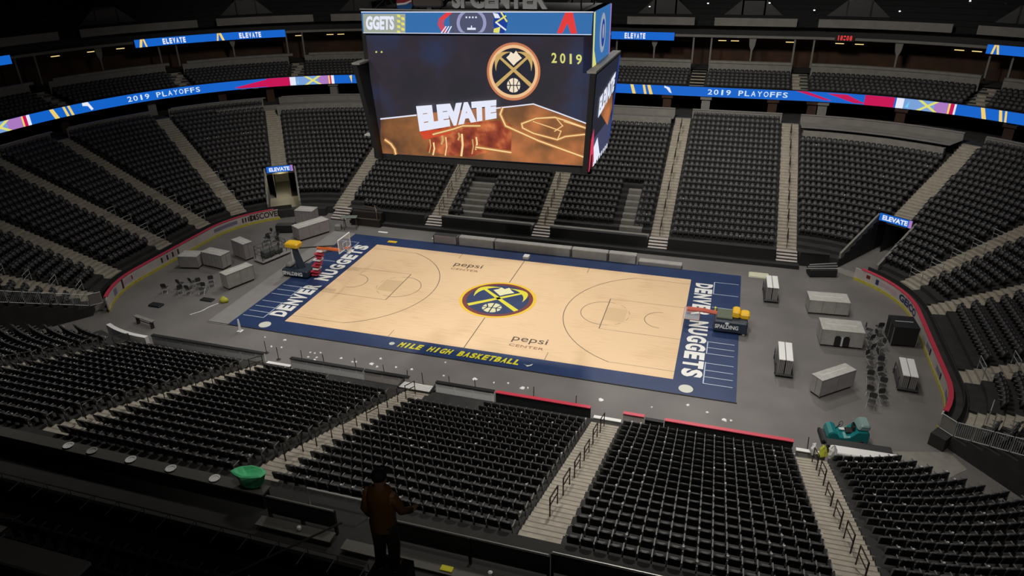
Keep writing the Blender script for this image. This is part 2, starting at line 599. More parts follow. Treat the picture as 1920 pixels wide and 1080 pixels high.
def stuff_mesh(name, lst, label, cat):
    base_v = []; base_f = []; base_m = []
    for mi, mb in enumerate(SP):
        o = len(base_v)
        base_v += mb.v
        base_f += [tuple(i + o for i in f) for f in mb.f]; base_m += [mi] * len(mb.f)
    import numpy as np
    bv = np.array(base_v, dtype=np.float32); nv = len(bv)
    lv = np.array([i for f in base_f for i in f], dtype=np.int32); nl = len(lv)
    ls = np.cumsum([0] + [len(f) for f in base_f[:-1]]).astype(np.int32); nf = len(base_f)
    N = len(lst)
    V = np.empty((N, nv, 3), dtype=np.float32)
    for k, s in enumerate(lst):
        c, sn = cos(s[7]), sin(s[7])
        V[k, :, 0] = bv[:, 0] * c - bv[:, 1] * sn + s[4]
        V[k, :, 1] = bv[:, 0] * sn + bv[:, 1] * c + s[5]
        V[k, :, 2] = bv[:, 2] + s[6]
    me = bpy.data.meshes.new(name)
    me.vertices.add(N * nv); me.vertices.foreach_set('co', V.ravel())
    LV = (lv[None, :] + (np.arange(N, dtype=np.int32) * nv)[:, None]).ravel()
    LS = (ls[None, :] + (np.arange(N, dtype=np.int32) * nl)[:, None]).ravel()
    me.loops.add(N * nl); me.loops.foreach_set('vertex_index', LV)
    me.polygons.add(N * nf); me.polygons.foreach_set('loop_start', LS)
    me.polygons.foreach_set('material_index', np.tile(np.array(base_m, dtype=np.int32), N))
    for k in ('seat', 'seat_pan', 'arm', 'dgrey'): me.materials.append(M[k])
    me.update(calc_edges=True); me.validate()
    o = bpy.data.objects.new(name, me); COL.objects.link(o)
    tag(o, label, cat, kind='stuff')


inframe = [s for s in SEATS if 0 <= s[9] <= 1920 and 0 <= s[10] <= 1080]
inframe.sort(key=lambda s: s[8])
near300 = set(id(s) for s in inframe[:300])
e, ks = seat_proto('stadium_seat')
first = True
BNAME = {'near d': 'red-railed near block', 'near right': 'curved near block', 'near c': 'middle near block',
         'near b': 'green bag block', 'near a': 'dark near block', 'right e': 'end block', 'near left': 'corner block'}
for s in inframe[:300]:
    if first:
        r = e; r.location = (s[4], s[5], s[6]); r.rotation_euler = (0, 0, s[7]); first = False
    else:
        r = copy_tree(e, ks, (s[4], s[5], s[6]), s[7])
    bn = BL[s[0]][0]
    tag(r, '%s seat from the sweeper end, %s row up, %s' % (ORD[s[2]], ORD[s[1]], BNAME.get(bn, 'block')), 'seat', 'folding seats in the near stand')
stuff_mesh('stadium_seats', [s for s in SEATS if id(s) not in near300], 'black folding seats filling the rest of the lower bowl around the court', 'seats')
cin = sorted([s for s in CLUB if 0 <= s[9] <= 1920 and 0 <= s[10] <= 1080 and s[8] < 40], key=lambda s: s[8])[:300]
cs = set(id(s) for s in cin)
if cin:
    e2, k2 = seat_proto('tip_up_chair')
    for i, s in enumerate(cin):
        if i == 0:
            r = e2; r.location = (s[4], s[5], s[6]); r.rotation_euler = (0, 0, s[7])
        else:
            r = copy_tree(e2, k2, (s[4], s[5], s[6]), s[7])
        tag(r, '%s tip-up chair in the %s row of the dark near balcony, %s section' % (ORD[s[2]], ORD[s[1]], {12: 'aisle', 13: 'middle', 14: 'outer', 15: 'end'}.get(s[0], 'side')), 'seat', 'seats on the dark near balcony')
stuff_mesh('balcony_seats', [s for s in CLUB if id(s) not in cs], 'dark folding seats along the balcony above the blue ribbon display', 'seats')
print('near club', len(cin))


# ------------------------------------------------------------------ generic curved bands
def band(mb, fn, d, s0, s1, z0, z1, thick=.1, mi=0, step=1.0, top=None):
    n = max(1, int((s1 - s0) / step))
    for i in range(n):
        A = [fn(d, s0 + (s1 - s0) * (i + k) / n) for k in (0, 1)]
        B = [(p[0] + p[2] * thick, p[1] + p[3] * thick) for p in A]
        a, b = A
        vs = [(a[0], a[1], z0), (b[0], b[1], z0), (b[0], b[1], z1), (a[0], a[1], z1),
              (B[0][0], B[0][1], z0), (B[1][0], B[1][1], z0), (B[1][0], B[1][1], z1), (B[0][0], B[0][1], z1)]
        mb.add(vs, [(0, 1, 2, 3), (5, 4, 7, 6), (1, 0, 4, 5)], mi)
        mb.add(vs, [(3, 2, 6, 7)], mi if top is None else top)
        if i == 0: mb.add(vs, [(0, 3, 7, 4)], mi)
        if i == n - 1: mb.add(vs, [(1, 5, 6, 2)], mi)


def slab(mb, fn, d0, d1, s0f, s1f, z, mi=0, n=40):
    for i in range(n):
        q = []
        for (d, k) in ((d0, 0), (d0, 1), (d1, 1), (d1, 0)):
            s = s0f(d) + (s1f(d) - s0f(d)) * (i + k) / n
            p = fn(d, s); q.append((p[0], p[1], z))
        mb.quad(*q, mi)


FULL0 = lambda d: 0.0
FULL1 = lambda d: total(d)

# ------------------------------------------------------------------ floor
mb = MB()
mb.add([(-60, -60, 0), (60, -60, 0), (60, 60, 0), (-60, 60, 0)], [(0, 1, 2, 3)])
o = mb.build('floor', [M['floor']]); o['kind'] = 'structure'


def s_at(u, z, d, lo=None, hi=None):
    """arc position on the far half of a ring where it lines up with image column u (used once, to read the ring's layout)"""
    best = None
    T = total(d)
    a = lo if lo is not None else -(CY * 2 + pi / 2 * (R0 + d))
    c = hi if hi is not None else 2 * CX + pi * (R0 + d) / 2 + 2 * CY
    n = 900
    for i in range(n):
        s = a + (c - a) * i / n
        x, y, nx, ny = cper(d, s)
        uu = project(x, y, z)[0]
        if best is None or abs(uu - u) < best[0]: best = (abs(uu - u), s)
    return best[1]


# ------------------------------------------------------------------ top of lower bowl, balcony, suites
# rear ledge walls behind the last rows
def struct(name, mb, mats):
    o = mb.build(name, mats); o['kind'] = 'structure'; return o


mb = MB()   # concourse level behind the lower bowl (far half and ends) and near walkway
slab(mb, perim, 22 * ROW, 27.5, lambda d: mark(d, ('NL', 78)) - total(d), lambda d: mark(d, ('NR', 78)), tread(21) + .02, 0, 80)
struct('floor_concourse', mb, [M['terrace']])
mb = MB()
slab(mb, perim, 18 * ROW, 21.5, lambda d: mark(d, ('NR', 78)), lambda d: mark(d, ('NL', 78)), 6.75, 0, 30)
struct('floor_walkway', mb, [M['carpet']])
# low wall with pale cap behind the last row, one length between each pair of stairs
for i, b in enumerate(BL):
    nearb = b[0].startswith('near')
    if nearb: continue
    last = b[6]
    mb = MB(); d = 22 * ROW - .15
    s0, s1 = mark(d, b[1]), mark(d, b[2])
    if s1 < s0: s1 += total(d)
    s0 += HW + .1; s1 -= HW + .1
    band(mb, perim, d, s0, s1, tread(20), tread(21) + .95, .12, 0, 1.5)
    # cap tilted pale
    band(mb, perim, d - .06, s0, s1, tread(21) + .95, tread(21) + 1.03, .3, 1, 1.5)
    if last < 21:
        # seatless platform in front: raised flat deck with pale kerb
        n = 16
        d0 = (last + 1) * ROW; zt = tread(last + 1) + .25
        a0, a1 = mark(d0, b[1]) + HW + .3, mark(d0, b[2]) - HW - .3
        if mark(d0, b[2]) < mark(d0, b[1]): a1 += total(d0)
        band(mb, perim, d0 + .1, a0, a1, tread(last), zt + .75, .45, 1, 1.5)
        q0 = lambda dd: mark(dd, b[1]) + HW + .1
        q1 = lambda dd: (mark(dd, b[2]) + (total(dd) if mark(dd, b[2]) < mark(dd, b[1]) else 0)) - HW - .1
        slab(mb, perim, d0 + .4, 22 * ROW, q0, q1, tread(21) + .3, 0, 16)
        band(mb, perim, d0 + 1.3, a0, a1, tread(last), tread(21) + .3, .1, 0, 1.5)
    struct('wall_rear_parapet', mb, [M['wallgrey'], M['ledge']])

# dark back wall of the concourse
mb = MB()
band(mb, cper, 26.5, mark(26.5, ('NL', 78)) - total(26.5), mark(26.5, ('NR', 78)), 7.5, 9.6, .2, 0, 2)
struct('wall_concourse', mb, [M['maroon']])
# columns + short soffit brackets under the balcony
for i, mk in enumerate([('FL', 30), ('FL', 55.5), ('far', -24), ('far', -19.8), ('far', -13), ('far', -8.7), ('far', -2), ('far', 2.2), ('far', 8.8), ('far', 13), ('far', 20),
                        ('far', 24), ('FR', 84), ('FR', 70), ('FR', 52), ('FR', 38), ('FL', 12), ('FL', 45), ('FL', 70)]):
    mb = MB(); d = 21.2
    s = mark(d, mk); x, y, nx, ny = perim(d, s)
    Mx = Matrix.Translation((x, y, 0)) @ Matrix.Rotation(atan2(ny, nx) - pi / 2, 4, 'Z')
    mb.box(-.45, .45, -.45, .45, 7.6, 9.45, 0, Mx)
    mb.box(-.6, .6, -.6, .6, 9.2, 9.45, 0, Mx)
    struct('column', mb, [M['maroon'] if i % 3 else M['wallgrey']])

# balcony slab + stepped rows
mb = MB()
for r in range(7):
    d = DCL + r * ROW; z = ZCL + RCL * (r + 1)
    slab(mb, cper, d, d + ROW, FULL0, FULL1, z, 0, 150)
    band(mb, cper, d, 0, total(d), z - RCL - .02, z, .02, 0, 1.6)
slab(mb, cper, 20.05, DCL + .01, FULL0, FULL1, ZCL + .2, 0, 150)
slab(mb, cper, 20.05, 27, FULL0, FULL1, 9.5, 0, 150)
struct('floor_balcony', mb, [M['terrace']])
for k, mk in enumerate(CA):
    mb = MB()
    for r in range(7):
        for h in (0, 1):
            d = DCL + r * ROW + h * ROW / 2; z = ZCL + RCL * (r + 1) + .03
            s = mark(d, mk)
            P = [cper(d, s - .8), cper(d, s + .8), cper(d + ROW / 2, mark(d + ROW / 2, mk) + .8), cper(d + ROW / 2, mark(d + ROW / 2, mk) - .8)]
            mb.add([(p[0], p[1], z - .2) for p in P] + [(p[0], p[1], z) for p in P], [(4, 5, 6, 7), (0, 1, 5, 4)], 0)
            Q = [cper(d, s - .03), cper(d, s + .03), cper(d + ROW / 2, mark(d + ROW / 2, mk) + .03), cper(d + ROW / 2, mark(d + ROW / 2, mk) - .03)]
            
    if not inview(*cper(DCL, mark(DCL, mk))[:2], 10, 400): continue
    struct('balcony_stairs', mb, [M['aisle']])
# grey parapets behind the balcony rows (suite fronts) with lamps at the ends
for k in range(len(CA)):
    m0, m1 = CA[k], CA[(k + 1) % len(CA)]
    d = DCL + 5 * ROW + .1
    s0, s1 = mark(d, m0) + 1.0, mark(d, m1) - 1.0
    if s1 < s0: s1 += total(d)
    pm = cper(d, (s0 + s1) / 2)
    if pm[1] < -20 or not inview(pm[0], pm[1], 12, 500): continue
    mb = MB()
    band(mb, cper, d, s0, s1, 10.9, 12.3, .1, 0, 1.5)
    band(mb, cper, d - .1, s0, s1, 12.3, 12.55, .5, 1, 1.5)
    struct('wall_suite_front', mb, [M['ledge'], M['ledge']])
# suites: floor, back wall, ceiling edge
mb = MB()
slab(mb, cper, 26, 31, FULL0, FULL1, 11.4, 0, 100)
struct('floor_suites', mb, [M['terrace']])
mb = MB()
band(mb, cper, 30, mark(30, ('NL', 70)) - total(30), mark(30, ('NR', 70)), 11.4, 15.1, .2, 0, 2)
struct('wall_suites', mb, [M['maroon']])
mb = MB()
slab(mb, cper, 26.3, 33, FULL0, FULL1, 15.05, 0, 100)
struct('ceiling_suites', mb, [M['shell']])
mb = MB()
D2 = 26.3
band(mb, cper, D2, mark(D2, ('NL', 70)) - total(D2), mark(D2, ('NR', 70)), 14.95, 15.22, .1, 0, 1.5)
struct('trim_suites', mb, [M['wallgrey']])
# mullions and tapered fins of the suites
fins = []
for k in range(len(CA)):
    m0, m1 = CA[k], CA[(k + 1) % len(CA)]
    d = 26.6
    s0, s1 = mark(d, m0), mark(d, m1)
    if s1 < s0: s1 += total(d)
    for (s, w) in ((s0 - 1.0, .09), (s0 + 1.0, .09), ((s0 + s1) / 2, .0)):
        x, y, nx, ny = cper(d, s)
        if y < -20 or not inview(x, y, 13, 60): continue
        mb = MB()
        Mx = Matrix.Translation((x, y, 0)) @ Matrix.Rotation(atan2(ny, nx) - pi / 2, 4, 'Z')
        if w: mb.box(-w, w, -.1, .1, 11.9, 15, 0, Mx)
        else:
            f = lambda a, b_, c: Mx @ Vector((a, c, b_))
            mb.prism([(-.4, 15), (-.3, 14.1), (-.1, 13.6), (-.07, 11.9), (.07, 11.9), (.1, 13.6), (.3, 14.1), (.4, 15)], -.1, .15, 0, f)
        struct('column_suite', mb, [M['wallgrey']])

# upper deck: dark recess, parapet, stepped tier, vomitory boxes
mb = MB()
band(mb, cper, 27.6, mark(27.6, ('NL', 70)) - total(27.6), mark(27.6, ('NR', 70)), 15.05, 16.4, .2, 0, 2)
struct('wall_upper_recess', mb, [M['black']])
UA = [('FL', 20), ('FL', 44), ('FL', 66), ('far', -21.8), ('far', -9), ('far', 1), ('far', 10.9), ('far', 21.9), ('FR', 66), ('FR', 46), ('FR', 24)]
for k in range(-1, len(UA)):
    d = 26.4
    m0 = UA[k] if k >= 0 else ('NL', 10)
    m1 = UA[k + 1] if k + 1 < len(UA) else ('FR', 3)
    s0, s1 = mark(d, m0), mark(d, m1)
    if s1 < s0: s1 += total(d)
    mb = MB()
    band(mb, cper, d, s0 + 1.1, s1 - 1.1, 16.2, 17.05, .15, 0, 2)
    struct('wall_upper_parapet', mb, [M['wallgrey']])
mb = MB()
for r in range(14):
    d = 26.6 + r * .85; z = 16.15 + r * .52
    n = 120
    s0, s1 = mark(d, ('NL', 70)) - total(d), mark(d, ('NR', 70))
    slab(mb, cper, d, d + .85, lambda q: mark(q, ('NL', 70)) - total(q), lambda q: mark(q, ('NR', 70)), z, 0, 90)
    band(mb, cper, d + .85, mark(d + .85, ('NL', 70)) - total(d + .85), mark(d + .85, ('NR', 70)), z, z + .52, .02, 0, 2.2)
struct('floor_upper_deck', mb, [M['shell']])
for k, mk in enumerate(UA):
    mb = MB()
    d = 28.6; s = mark(d, mk) + (5.2 if k < 9 else 4)
    x, y, nx, ny = cper(d, s)
    Mx = Matrix.Translation((x, y, 0)) @ Matrix.Rotation(atan2(ny, nx) - pi / 2, 4, 'Z')
    f = lambda a, b_, c: Mx @ Vector((a, c, b_))
    mb.prism([(-3.4, 17.0), (3.4, 17.0), (2.0, 18.2), (1.2, 18.9), (-1.2, 18.9), (-2.0, 18.2)], 0, .2, 0, f)
    mb.box(-1.2, 1.2, 0, 2.4, 18.7, 18.9, 1, Mx)
    mb.box(-1.3, -1.1, 0, 2.4, 17, 18.9, 0, Mx); mb.box(1.1, 1.3, 0, 2.4, 17, 18.9, 0, Mx)
    struct('wall_vomitory', mb, [M['dgrey'], M['ledge']])

# arena shell
mb = MB()
band(mb, cper, 40, 0, total(40), 0, 36, .3, 0, 6)
struct('wall_arena', mb, [M['shell']])
mb = MB()
mb.add([(-75, -65, 36), (75, -65, 36), (75, 65, 36), (-75, 65, 36)], [(3, 2, 1, 0)])
struct('ceiling', mb, [M['shell']])

# ------------------------------------------------------------------ ribbon displays
RD, RZ0, RZ1 = 20.0, 9.52, 10.52


def rib_shape(mb, sa, sb, pts, z0, z1, d, off, mi):
    """pts in 0..1 x 0..1 on the ring between arc sa and sb"""
    n = max(1, int(abs(sb - sa) / 1.2))
    if pts is None:
        band(mb, cper, d - off, sa, sb, z0, z1, .01, mi, 1.2)
    else:
        vs = []
        for u, v in pts:
            p = cper(d - off, sa + (sb - sa) * u)
            vs.append((p[0], p[1], z0 + (z1 - z0) * v))
        mb.add(vs, [tuple(range(len(vs)))], mi)


def rib_text(mb, txt, sa, sb, z0, z1, d, off, mi, slant=0, bold=.03, spread=True):
    n = len(txt)
    for i, ch in enumerate(txt):
        if ch == ' ': continue
        a = sa + (sb - sa) * (i + .12) / n; c = sa + (sb - sa) * (i + .88) / n
        if ch in '1I': a, c = a + (c - a) * .3, c - (c - a) * .3
        def f(u, v, w, a=a, c=c):
            p = cper(d - off, a + (c - a) * (u + slant * v))
            return (p[0], p[1], z0 + (z1 - z0) * v)
        put_text(mb, ch, f, bold, mi)


def px(u): return s_at(u, 10.0, RD)


root = empty('led_ribbon_display', (0, 0, 0), 0, 'long curved blue ribbon display wrapping the whole balcony front with playoff lettering', 'display')
mb = MB(); T = total(RD)
band(mb, cper, RD + .03, mark(RD, ('NL', 75)) - T, mark(RD, ('NR', 75)), RZ0 - .05, RZ1 + .05, .25, 1, 1.2)
band(mb, cper, RD, mark(RD, ('NL', 75)) - T, mark(RD, ('NR', 75)), RZ0, RZ1, .03, 0, 1.2)
mb.build('screen', [L['blue'], M['black']], root)
GM = [L['yel'], L['mag'], L['white'], L['lblue'], L['pink'], L['lyel'], L['dblue'], L['cyan']]
g = MB()
def S(u0, u1, pts=None, mi=0, off=.02, zf=(0, 1)):
    g = MB()
    rib_shape(g, px(u0), px(u1), pts, RZ0 + (RZ1 - RZ0) * zf[0], RZ0 + (RZ1 - RZ0) * zf[1], RD, off, 0)
    g.build('coloured_graphic', [GM[mi]], root)
slashR = [(0, 1), (.5, 1), (1, 0), (.45, 0)]
for sgn, us in ((1, ((1181, 1193), (1205, 1213), (1214, 1224), (1838, 1853), (1871, 1881), (1882, 1891))), (1, ((94, 109), (118, 128), (129, 138)))):
    for u0, u1 in us: S(u0, u1, slashR if sgn > 0 else None, 0)
S(157, 174, [(0, 1), (.6, 1), (1, .2), (.75, .1), (.5, .6), (0, .7)], 2); S(1245, 1259, [(0, 1), (.7, .8), (1, .2), (.7, .3), (.3, .7), (0, .8)], 2)
S(655, 662, [(0, .9), (1, 1), (.7, 0)], 0)
# crimson wedges
S(440, 500, [(0, .25), (1, .9), (1, .05), (.2, .1)], 1, .02); S(500, 543, None, 1, .03)
S(1490, 1560, [(0, 1), (.3, 1), (1, .2), (.8, .2)], 1, .02); S(1550, 1625, [(0, .9), (.5, .9), (1, .1), (.7, .1)], 1, .02); S(1622, 1678, None, 1, .03)
for a, c in ((543, 627), (1680, 1792), (-62, 58)):
    w = c - a
    S(a, a + w * .14, None, 2, .03); S(a + w * .14, a + w * .42, None, 3, .03); S(a + w * .64, a + w * .86, None, 4, .03)
    S(a + w * .42, a + w * .64, None, 3, .03)
    S(a + w * .34, a + w * .70, [(0, 1), (.2, 1), (1, 0), (.8, 0)], 5, .045); S(a + w * .34, a + w * .70, [(.8, 1), (1, 1), (.2, 0), (0, 0)], 5, .05)
    S(a + w * .86, a + w * .91, None, 0, .04); S(a + w * .91, a + w * .95, None, 1, .04); S(a + w * .95, a + w, None, 2, .04)
    S(a + w * .16, a + w * .22, [(0, .2), (1, .8), (.8, .1)], 7, .045)
for a, c in ((237, 376), (1325, 1479)):
    g = MB(); rib_text(g, '2019 PLAYOFFS', px(a), px(c), RZ0 + .24, RZ1 - .2, RD, .03, 0, 0, .015)
    g.build('lettering', [led('led_lettering', srgb(205, 225, 245))], root)

UD, UZ0, UZ1 = 25.9, 14.55, 15.42
def pxu(u): return s_at(u, 15.0, UD)
def upper(u0, u1, words, slashes, label, ext0=0):
    rt = empty('upper_ribbon_display', (0, 0, 0), 0, label, 'display', 'short ribbon displays on the upper tier')
    sa, sb = pxu(u0) - ext0, pxu(u1)
    mb = MB(); band(mb, cper, UD + .02, sa, sb, UZ0, UZ1, .3, 1, 1.2); band(mb, cper, UD, sa, sb, UZ0, UZ1, .02, 0, 1.2)
    mb.build('screen', [L['blue'], M['black']], rt)
    g = MB()
    for w0, w1 in words: rib_text(g, 'ELEVATE', pxu(w0), pxu(w1), UZ0 + .12, UZ1 - .12, UD, .03, 0, 0, .05)
    for w0, w1, mi in slashes: rib_shape(g, pxu(w0), pxu(w1), [(.1, 0), (.5, 1), (1, 1), (.6, 0)] if mi != 1 else [(0, 1), (.5, 1), (1, 0), (.5, 0)], UZ0, UZ1, UD, .03, 1)
    g.build('lettering', [L['white'], L['yel']], rt)
upper(254, 536, ((306, 350), (448, 489)), ((260, 268, 0), (270, 277, 1), (405, 411, 0), (412, 420, 1)), 'short blue ribbon display with two white words, over the far corner suites')
upper(1146, 1263, ((1170, 1212),), (), 'short blue ribbon display with one white word beside the hanging scoreboard')
upper(1850, 1930, (), ((1857, 1866, 0), (1868, 1876, 1)), 'short blue ribbon display with pale slashes at the edge of the upper tier', 0)
upper(-40, 21, (), (), 'plain blue ribbon display stub above the darkest end suites')

# red digital clock on upper trim
mb = MB(); a = pxu(1570); c = pxu(1597)
band(mb, cper, UD + .02, a - .2, c + .2, 14.9, 15.6, .2, 0, 1)
rt = mb.build('digital_clock', [M['black']]); tag(rt, 'small red digital clock mounted on the upper tier edge', 'clock')
g = MB(); rib_text(g, '18:08', a, c, 15.0, 15.5, UD, .02, 0, 0, .03); g.build('digits', [L['red']], rt)

# vomitory portals --------------------------------------------------
def portal(mk, sx_label, lit, label):
    q, ang = mk
    sx, sy = (1 if 'R' in q else -1), (1 if 'F' in q else -1)
    a = radians(ang)
    ax = Vector((sx * cos(a), sy * sin(a), 0)); c0 = Vector((sx * CX, sy * CY, 0))
    tx = Vector((-ax.y, ax.x, 0))
    if tx.dot(Vector((1, 0, 0))) < 0: tx = -tx
    w = VW_F if sy > 0 else VW_N
    rin, rout = R0 - .3, R0 + VOMROWS * ROW
    mb = MB()
    def P(r, t, z): v = c0 + ax * r + tx * t; return (v.x, v.y, z)
    # side walls continue back, lintel over the mouth and dark back wall
    zt = tread(VOMROWS) - .02
    for t in (-w, w):
        mb.quad(P(rin + 1, t, 0), P(rout + 6, t, 0), P(rout + 6, t, zt), P(rin + 1, t, .9), 0)
        mb.quad(P(rin + 1, t * 1.08, 0), P(rout + 6, t * 1.08, 0), P(rout + 6, t * 1.08, zt), P(rin + 1, t * 1.08, .9), 0)
    mb.quad(P(rout + 6, -w, 0), P(rout + 6, w, 0), P(rout + 6, w, zt), P(rout + 6, -w, zt), 1)
    mb.quad(P(rout, -w, zt), P(rout, w, zt), P(rout + 6, w, zt), P(rout + 6, -w, zt), 1)
    mb.quad(P(rout, -w, zt - .35), P(rout, w, zt - .35), P(rout, w, zt), P(rout, -w, zt), 0)
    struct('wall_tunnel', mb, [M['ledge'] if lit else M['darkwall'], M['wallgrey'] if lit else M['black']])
    mb = MB()
    mb.quad(P(rin - .6, -w, .012), P(rin - .6, w, .012), P(rin + .5, w, .012), P(rin + .5, -w, .012), 0)
    if sy > 0: struct('floor_threshold', mb, [M['ledge']])
    if sy > 0:
        rt = empty('portal_display', (0, 0, 0), 0, label, 'display', 'small displays over the tunnel mouths')
        mb = MB(); z0, z1 = zt - .05, zt + .62
        r = rout - .35
        ww = w * .92
        mb.prism([(-ww, z0), (ww, z0), (ww, z1), (-ww, z1)], 0, .15, 1, lambda u, z, k: P(r + .02 + k, u, z))
        mb.quad(P(r, -ww, z0), P(r, ww, z0), P(r, ww, z1), P(r, -ww, z1), 0)
        mb.build('screen', [L['blue'], M['black']], rt)
        g = MB()
        put_text(g, 'ELEVATE', lambda u, v, k: P(r - .02, -ww * .8 + u * ww * 1.55, z0 + .12 + v * (z1 - z0 - .24)), .04, 0)
        g.quad(P(r - .01, ww * .82, z0), P(r - .01, ww, z0), P(r - .01, ww, z1), P(r - .01, ww * .82, z1), 1)
        g.build('lettering', [L['white'], L['pink']], rt)
        # parapets each side of the tunnel cut
        for t in (-1, 1):
            mb = MB()
            tt = t * w
            pts = [(R0 + .2, .9), (R0 + VOMROWS * ROW, tread(VOMROWS - 1) + .75)]
            n = 7
            for i in range(n):
                r0_, r1_ = [R0 + .2 + (VOMROWS * ROW - .2) * (i + k) / n for k in (0, 1)]
                zz = [tread((q_ - R0) / ROW - .5) + .55 for q_ in (r0_, r1_)]
                for (k0, k1) in ((tt, tt + t * .18),):
                    vs = [P(r0_, k0, 0), P(r1_, k0, 0), P(r1_, k0, zz[1]), P(r0_, k0, zz[0]), P(r0_, k1, 0), P(r1_, k1, 0), P(r1_, k1, zz[1]), P(r0_, k1, zz[0])]
                    mb.add(vs, [(0, 1, 2, 3), (4, 5, 6, 7), (3, 2, 6, 7), (0, 3, 7, 4)], 0)
            struct('wall_tunnel_parapet', mb, [M['wallgrey']])
    return P


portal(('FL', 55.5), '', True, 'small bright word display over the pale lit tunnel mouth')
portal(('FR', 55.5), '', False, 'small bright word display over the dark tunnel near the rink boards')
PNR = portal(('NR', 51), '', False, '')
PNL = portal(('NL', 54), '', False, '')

# barrier fences over the near tunnels: one panel per pair of rows
def fence_panels(P, w, t, labels, n=8, sgn=1):
    for i in range(n):
        r0_ = R0 - 1.15 + i * .95; r1_ = r0_ + .86
        if sgn > 0: pass
        z0_ = 0.75 + RISE * (max(0, r0_ - R0 + .3) / ROW); z1_ = 0.75 + RISE * (max(0, r1_ - R0 + .3) / ROW)
        rt = empty('barrier_panel', P(r0_, t, z0_), 0, labels % ORD[i], 'barrier', 'grey barred barrier panels beside the near tunnels')
        def Q(r, k, z): p = P(r, t + k, z); return (p[0] - rt.location.x, p[1] - rt.location.y, p[2] - rt.location.z)
        fr = MB()
        h = 1.0
        fr.tube([Q(r0_, 0, z0_ + .08), Q(r0_, 0, z0_ + h), Q(r1_, 0, z1_ + h), Q(r1_, 0, z1_ + .08), Q(r0_, 0, z0_ + .08)], .035, 6)
        fr.build('frame', [M['railgrey']], rt)
        br = MB()
        if i == 0:
            br.quad(Q(r0_, .0, z0_ + .1), Q(r1_, .0, z1_ + .1), Q(r1_, .0, z1_ + h), Q(r0_, .0, z0_ + h))
            br.quad(Q(r0_, .02, z0_ + .1), Q(r1_, .02, z1_ + .1), Q(r1_, .02, z1_ + h), Q(r0_, .02, z0_ + h))
            br.build('infill', [M['wallgrey']], rt)
        else:
            for k in range(1, 8):
                r = r0_ + (r1_ - r0_) * k / 8; z = z0_ + (z1_ - z0_) * k / 8
                br.tube([Q(r, 0, z + .08), Q(r, 0, z + h)], .014, 4)
            br.build('infill', [M['railgrey']], rt)
fence_panels(PNR, VW_N, VW_N * 1.04, '%s grey barrier panel up from the rink boards, over the sweeper-side tunnel')
fence_panels(PNL, VW_N, -VW_N * 1.04, '%s grey barrier panel up from the rink boards, over the dark far-off tunnel', 8)

# ------------------------------------------------------------------ rink boards
def boards(sideR):
    d0 = -1.15
    if sideR: s0, s1 = mark(d0, ('FR', 52)), mark(d0, ('NR', 29))
    else: s0, s1 = mark(d0, ('NL', 40)), mark(d0, ('FL', 51))
    rt = empty('rink_boards', (0, 0, 0), 0, 'curved white rink boards with red cap round the %s end' % ('sweeper' if sideR else 'darker crate'), 'rink boards')
    mb = MB(); band(mb, perim, d0, s0, s1, .22, 1.07, .08, 0, .8); mb.build('board_panel', [M['dasher']], rt)
    mb = MB(); band(mb, perim, d0 - .02, s0, s1, 0, .24, .1, 0, .8); mb.build('kick_strip', [M['kick']], rt)
    mb = MB(); band(mb, perim, d0 - .02, s0 + (0.5 if sideR else .5), s1 - .5, 1.07, 1.13, .28, 0, .8); mb.build('red_cap', [M['red']], rt)
    g = MB()
    def bt(txt, sa, sb, z0, z1, mi, bold=.02):
        put_text(g, txt, lambda u, v, w: (lambda p: (p[0], p[1], z0 + (z1 - z0) * v))(perim(d0 - .012, sa + (sb - sa) * u)), bold, mi)
    def blot(sa, sb, z0, z1, mi):
        rb = 4
        band(g, perim, d0 - .01, sa, sb, z0, z1, .005, mi, .5)
    if sideR:
        s = mark(d0, ('FR', 13)); bt('GEICO', s - 1.2, s + 1.9, .38, .95, 1, .05)
        s = mark(d0, ('FR', 45)); blot(s, s + .35, .55, .85, 3); blot(s + .9, s + 1.2, .4, .85, 1)
        s = mark(d0, ('FR', 33)); blot(s - .6, s + 1.5, .5, .8, 2)
        for q in (2.5, 5.5, 8.3):
            s = mark(d0, ('right', 3)) + q; blot(s, s + .9, .45, .8, 4); blot(s + 1.0, s + 1.3, .4, .85, 5)
    else:
        s = mark(d0, ('FL', 30)); bt('DISCOVER', s + .2, s + 3.4, .36, .98, 0, .03)
        s = mark(d0, ('FL', 12)); blot(s - 1.2, s + 1.6, .5, .85, 4); 
        for q in range(5): blot(s + 2.1 + q * .3, s + 2.25 + q * .3, .42, .88, 0)
        s = mark(d0, ('left', -2)); 
        for q in range(7): blot(s + q * .34, s + .2 + q * .34, .42, .88, 2 if q % 2 else 0)
        s = mark(d0, ('NL', 8)); blot(s, s + .3, .5, .85, 3)
        s = mark(d0, ('NL', 26)); blot(s, s + .6, .35, .9, 4)
        s = mark(d0, ('NL', 16)); blot(s, s + .25, .25, 1.05, 0); blot(s + .3, s + 1.4, .45, .9, 2)
    g.build('advert_lettering', [M['ink'], M['navy'], M['pink'], M['dred'], mat('grey_violet_advert', (.2, .19, .26), .6), M['ink']], rt)
boards(True); boards(False)
# row-front kerb behind the boards
for s0f, s1f in ((('FR', 52), ('NR', 29)), (('NL', 40), ('FL', 51))):
    mb = MB(); d = -.02
    a, c = mark(d, s0f), mark(d, s1f)
    band(mb, perim, d - .85, a, c, .0, .78, .84, 0, 1)
    struct('wall_end_kerb', mb, [M['terrace']])
    mb = MB(); band(mb, perim, -.35, a + .4, c - .4, .78, 1.16, .04, 0, 1)
    struct('trim_end_kerb', mb, [M['railgrey']] if False else [M['dgrey']])
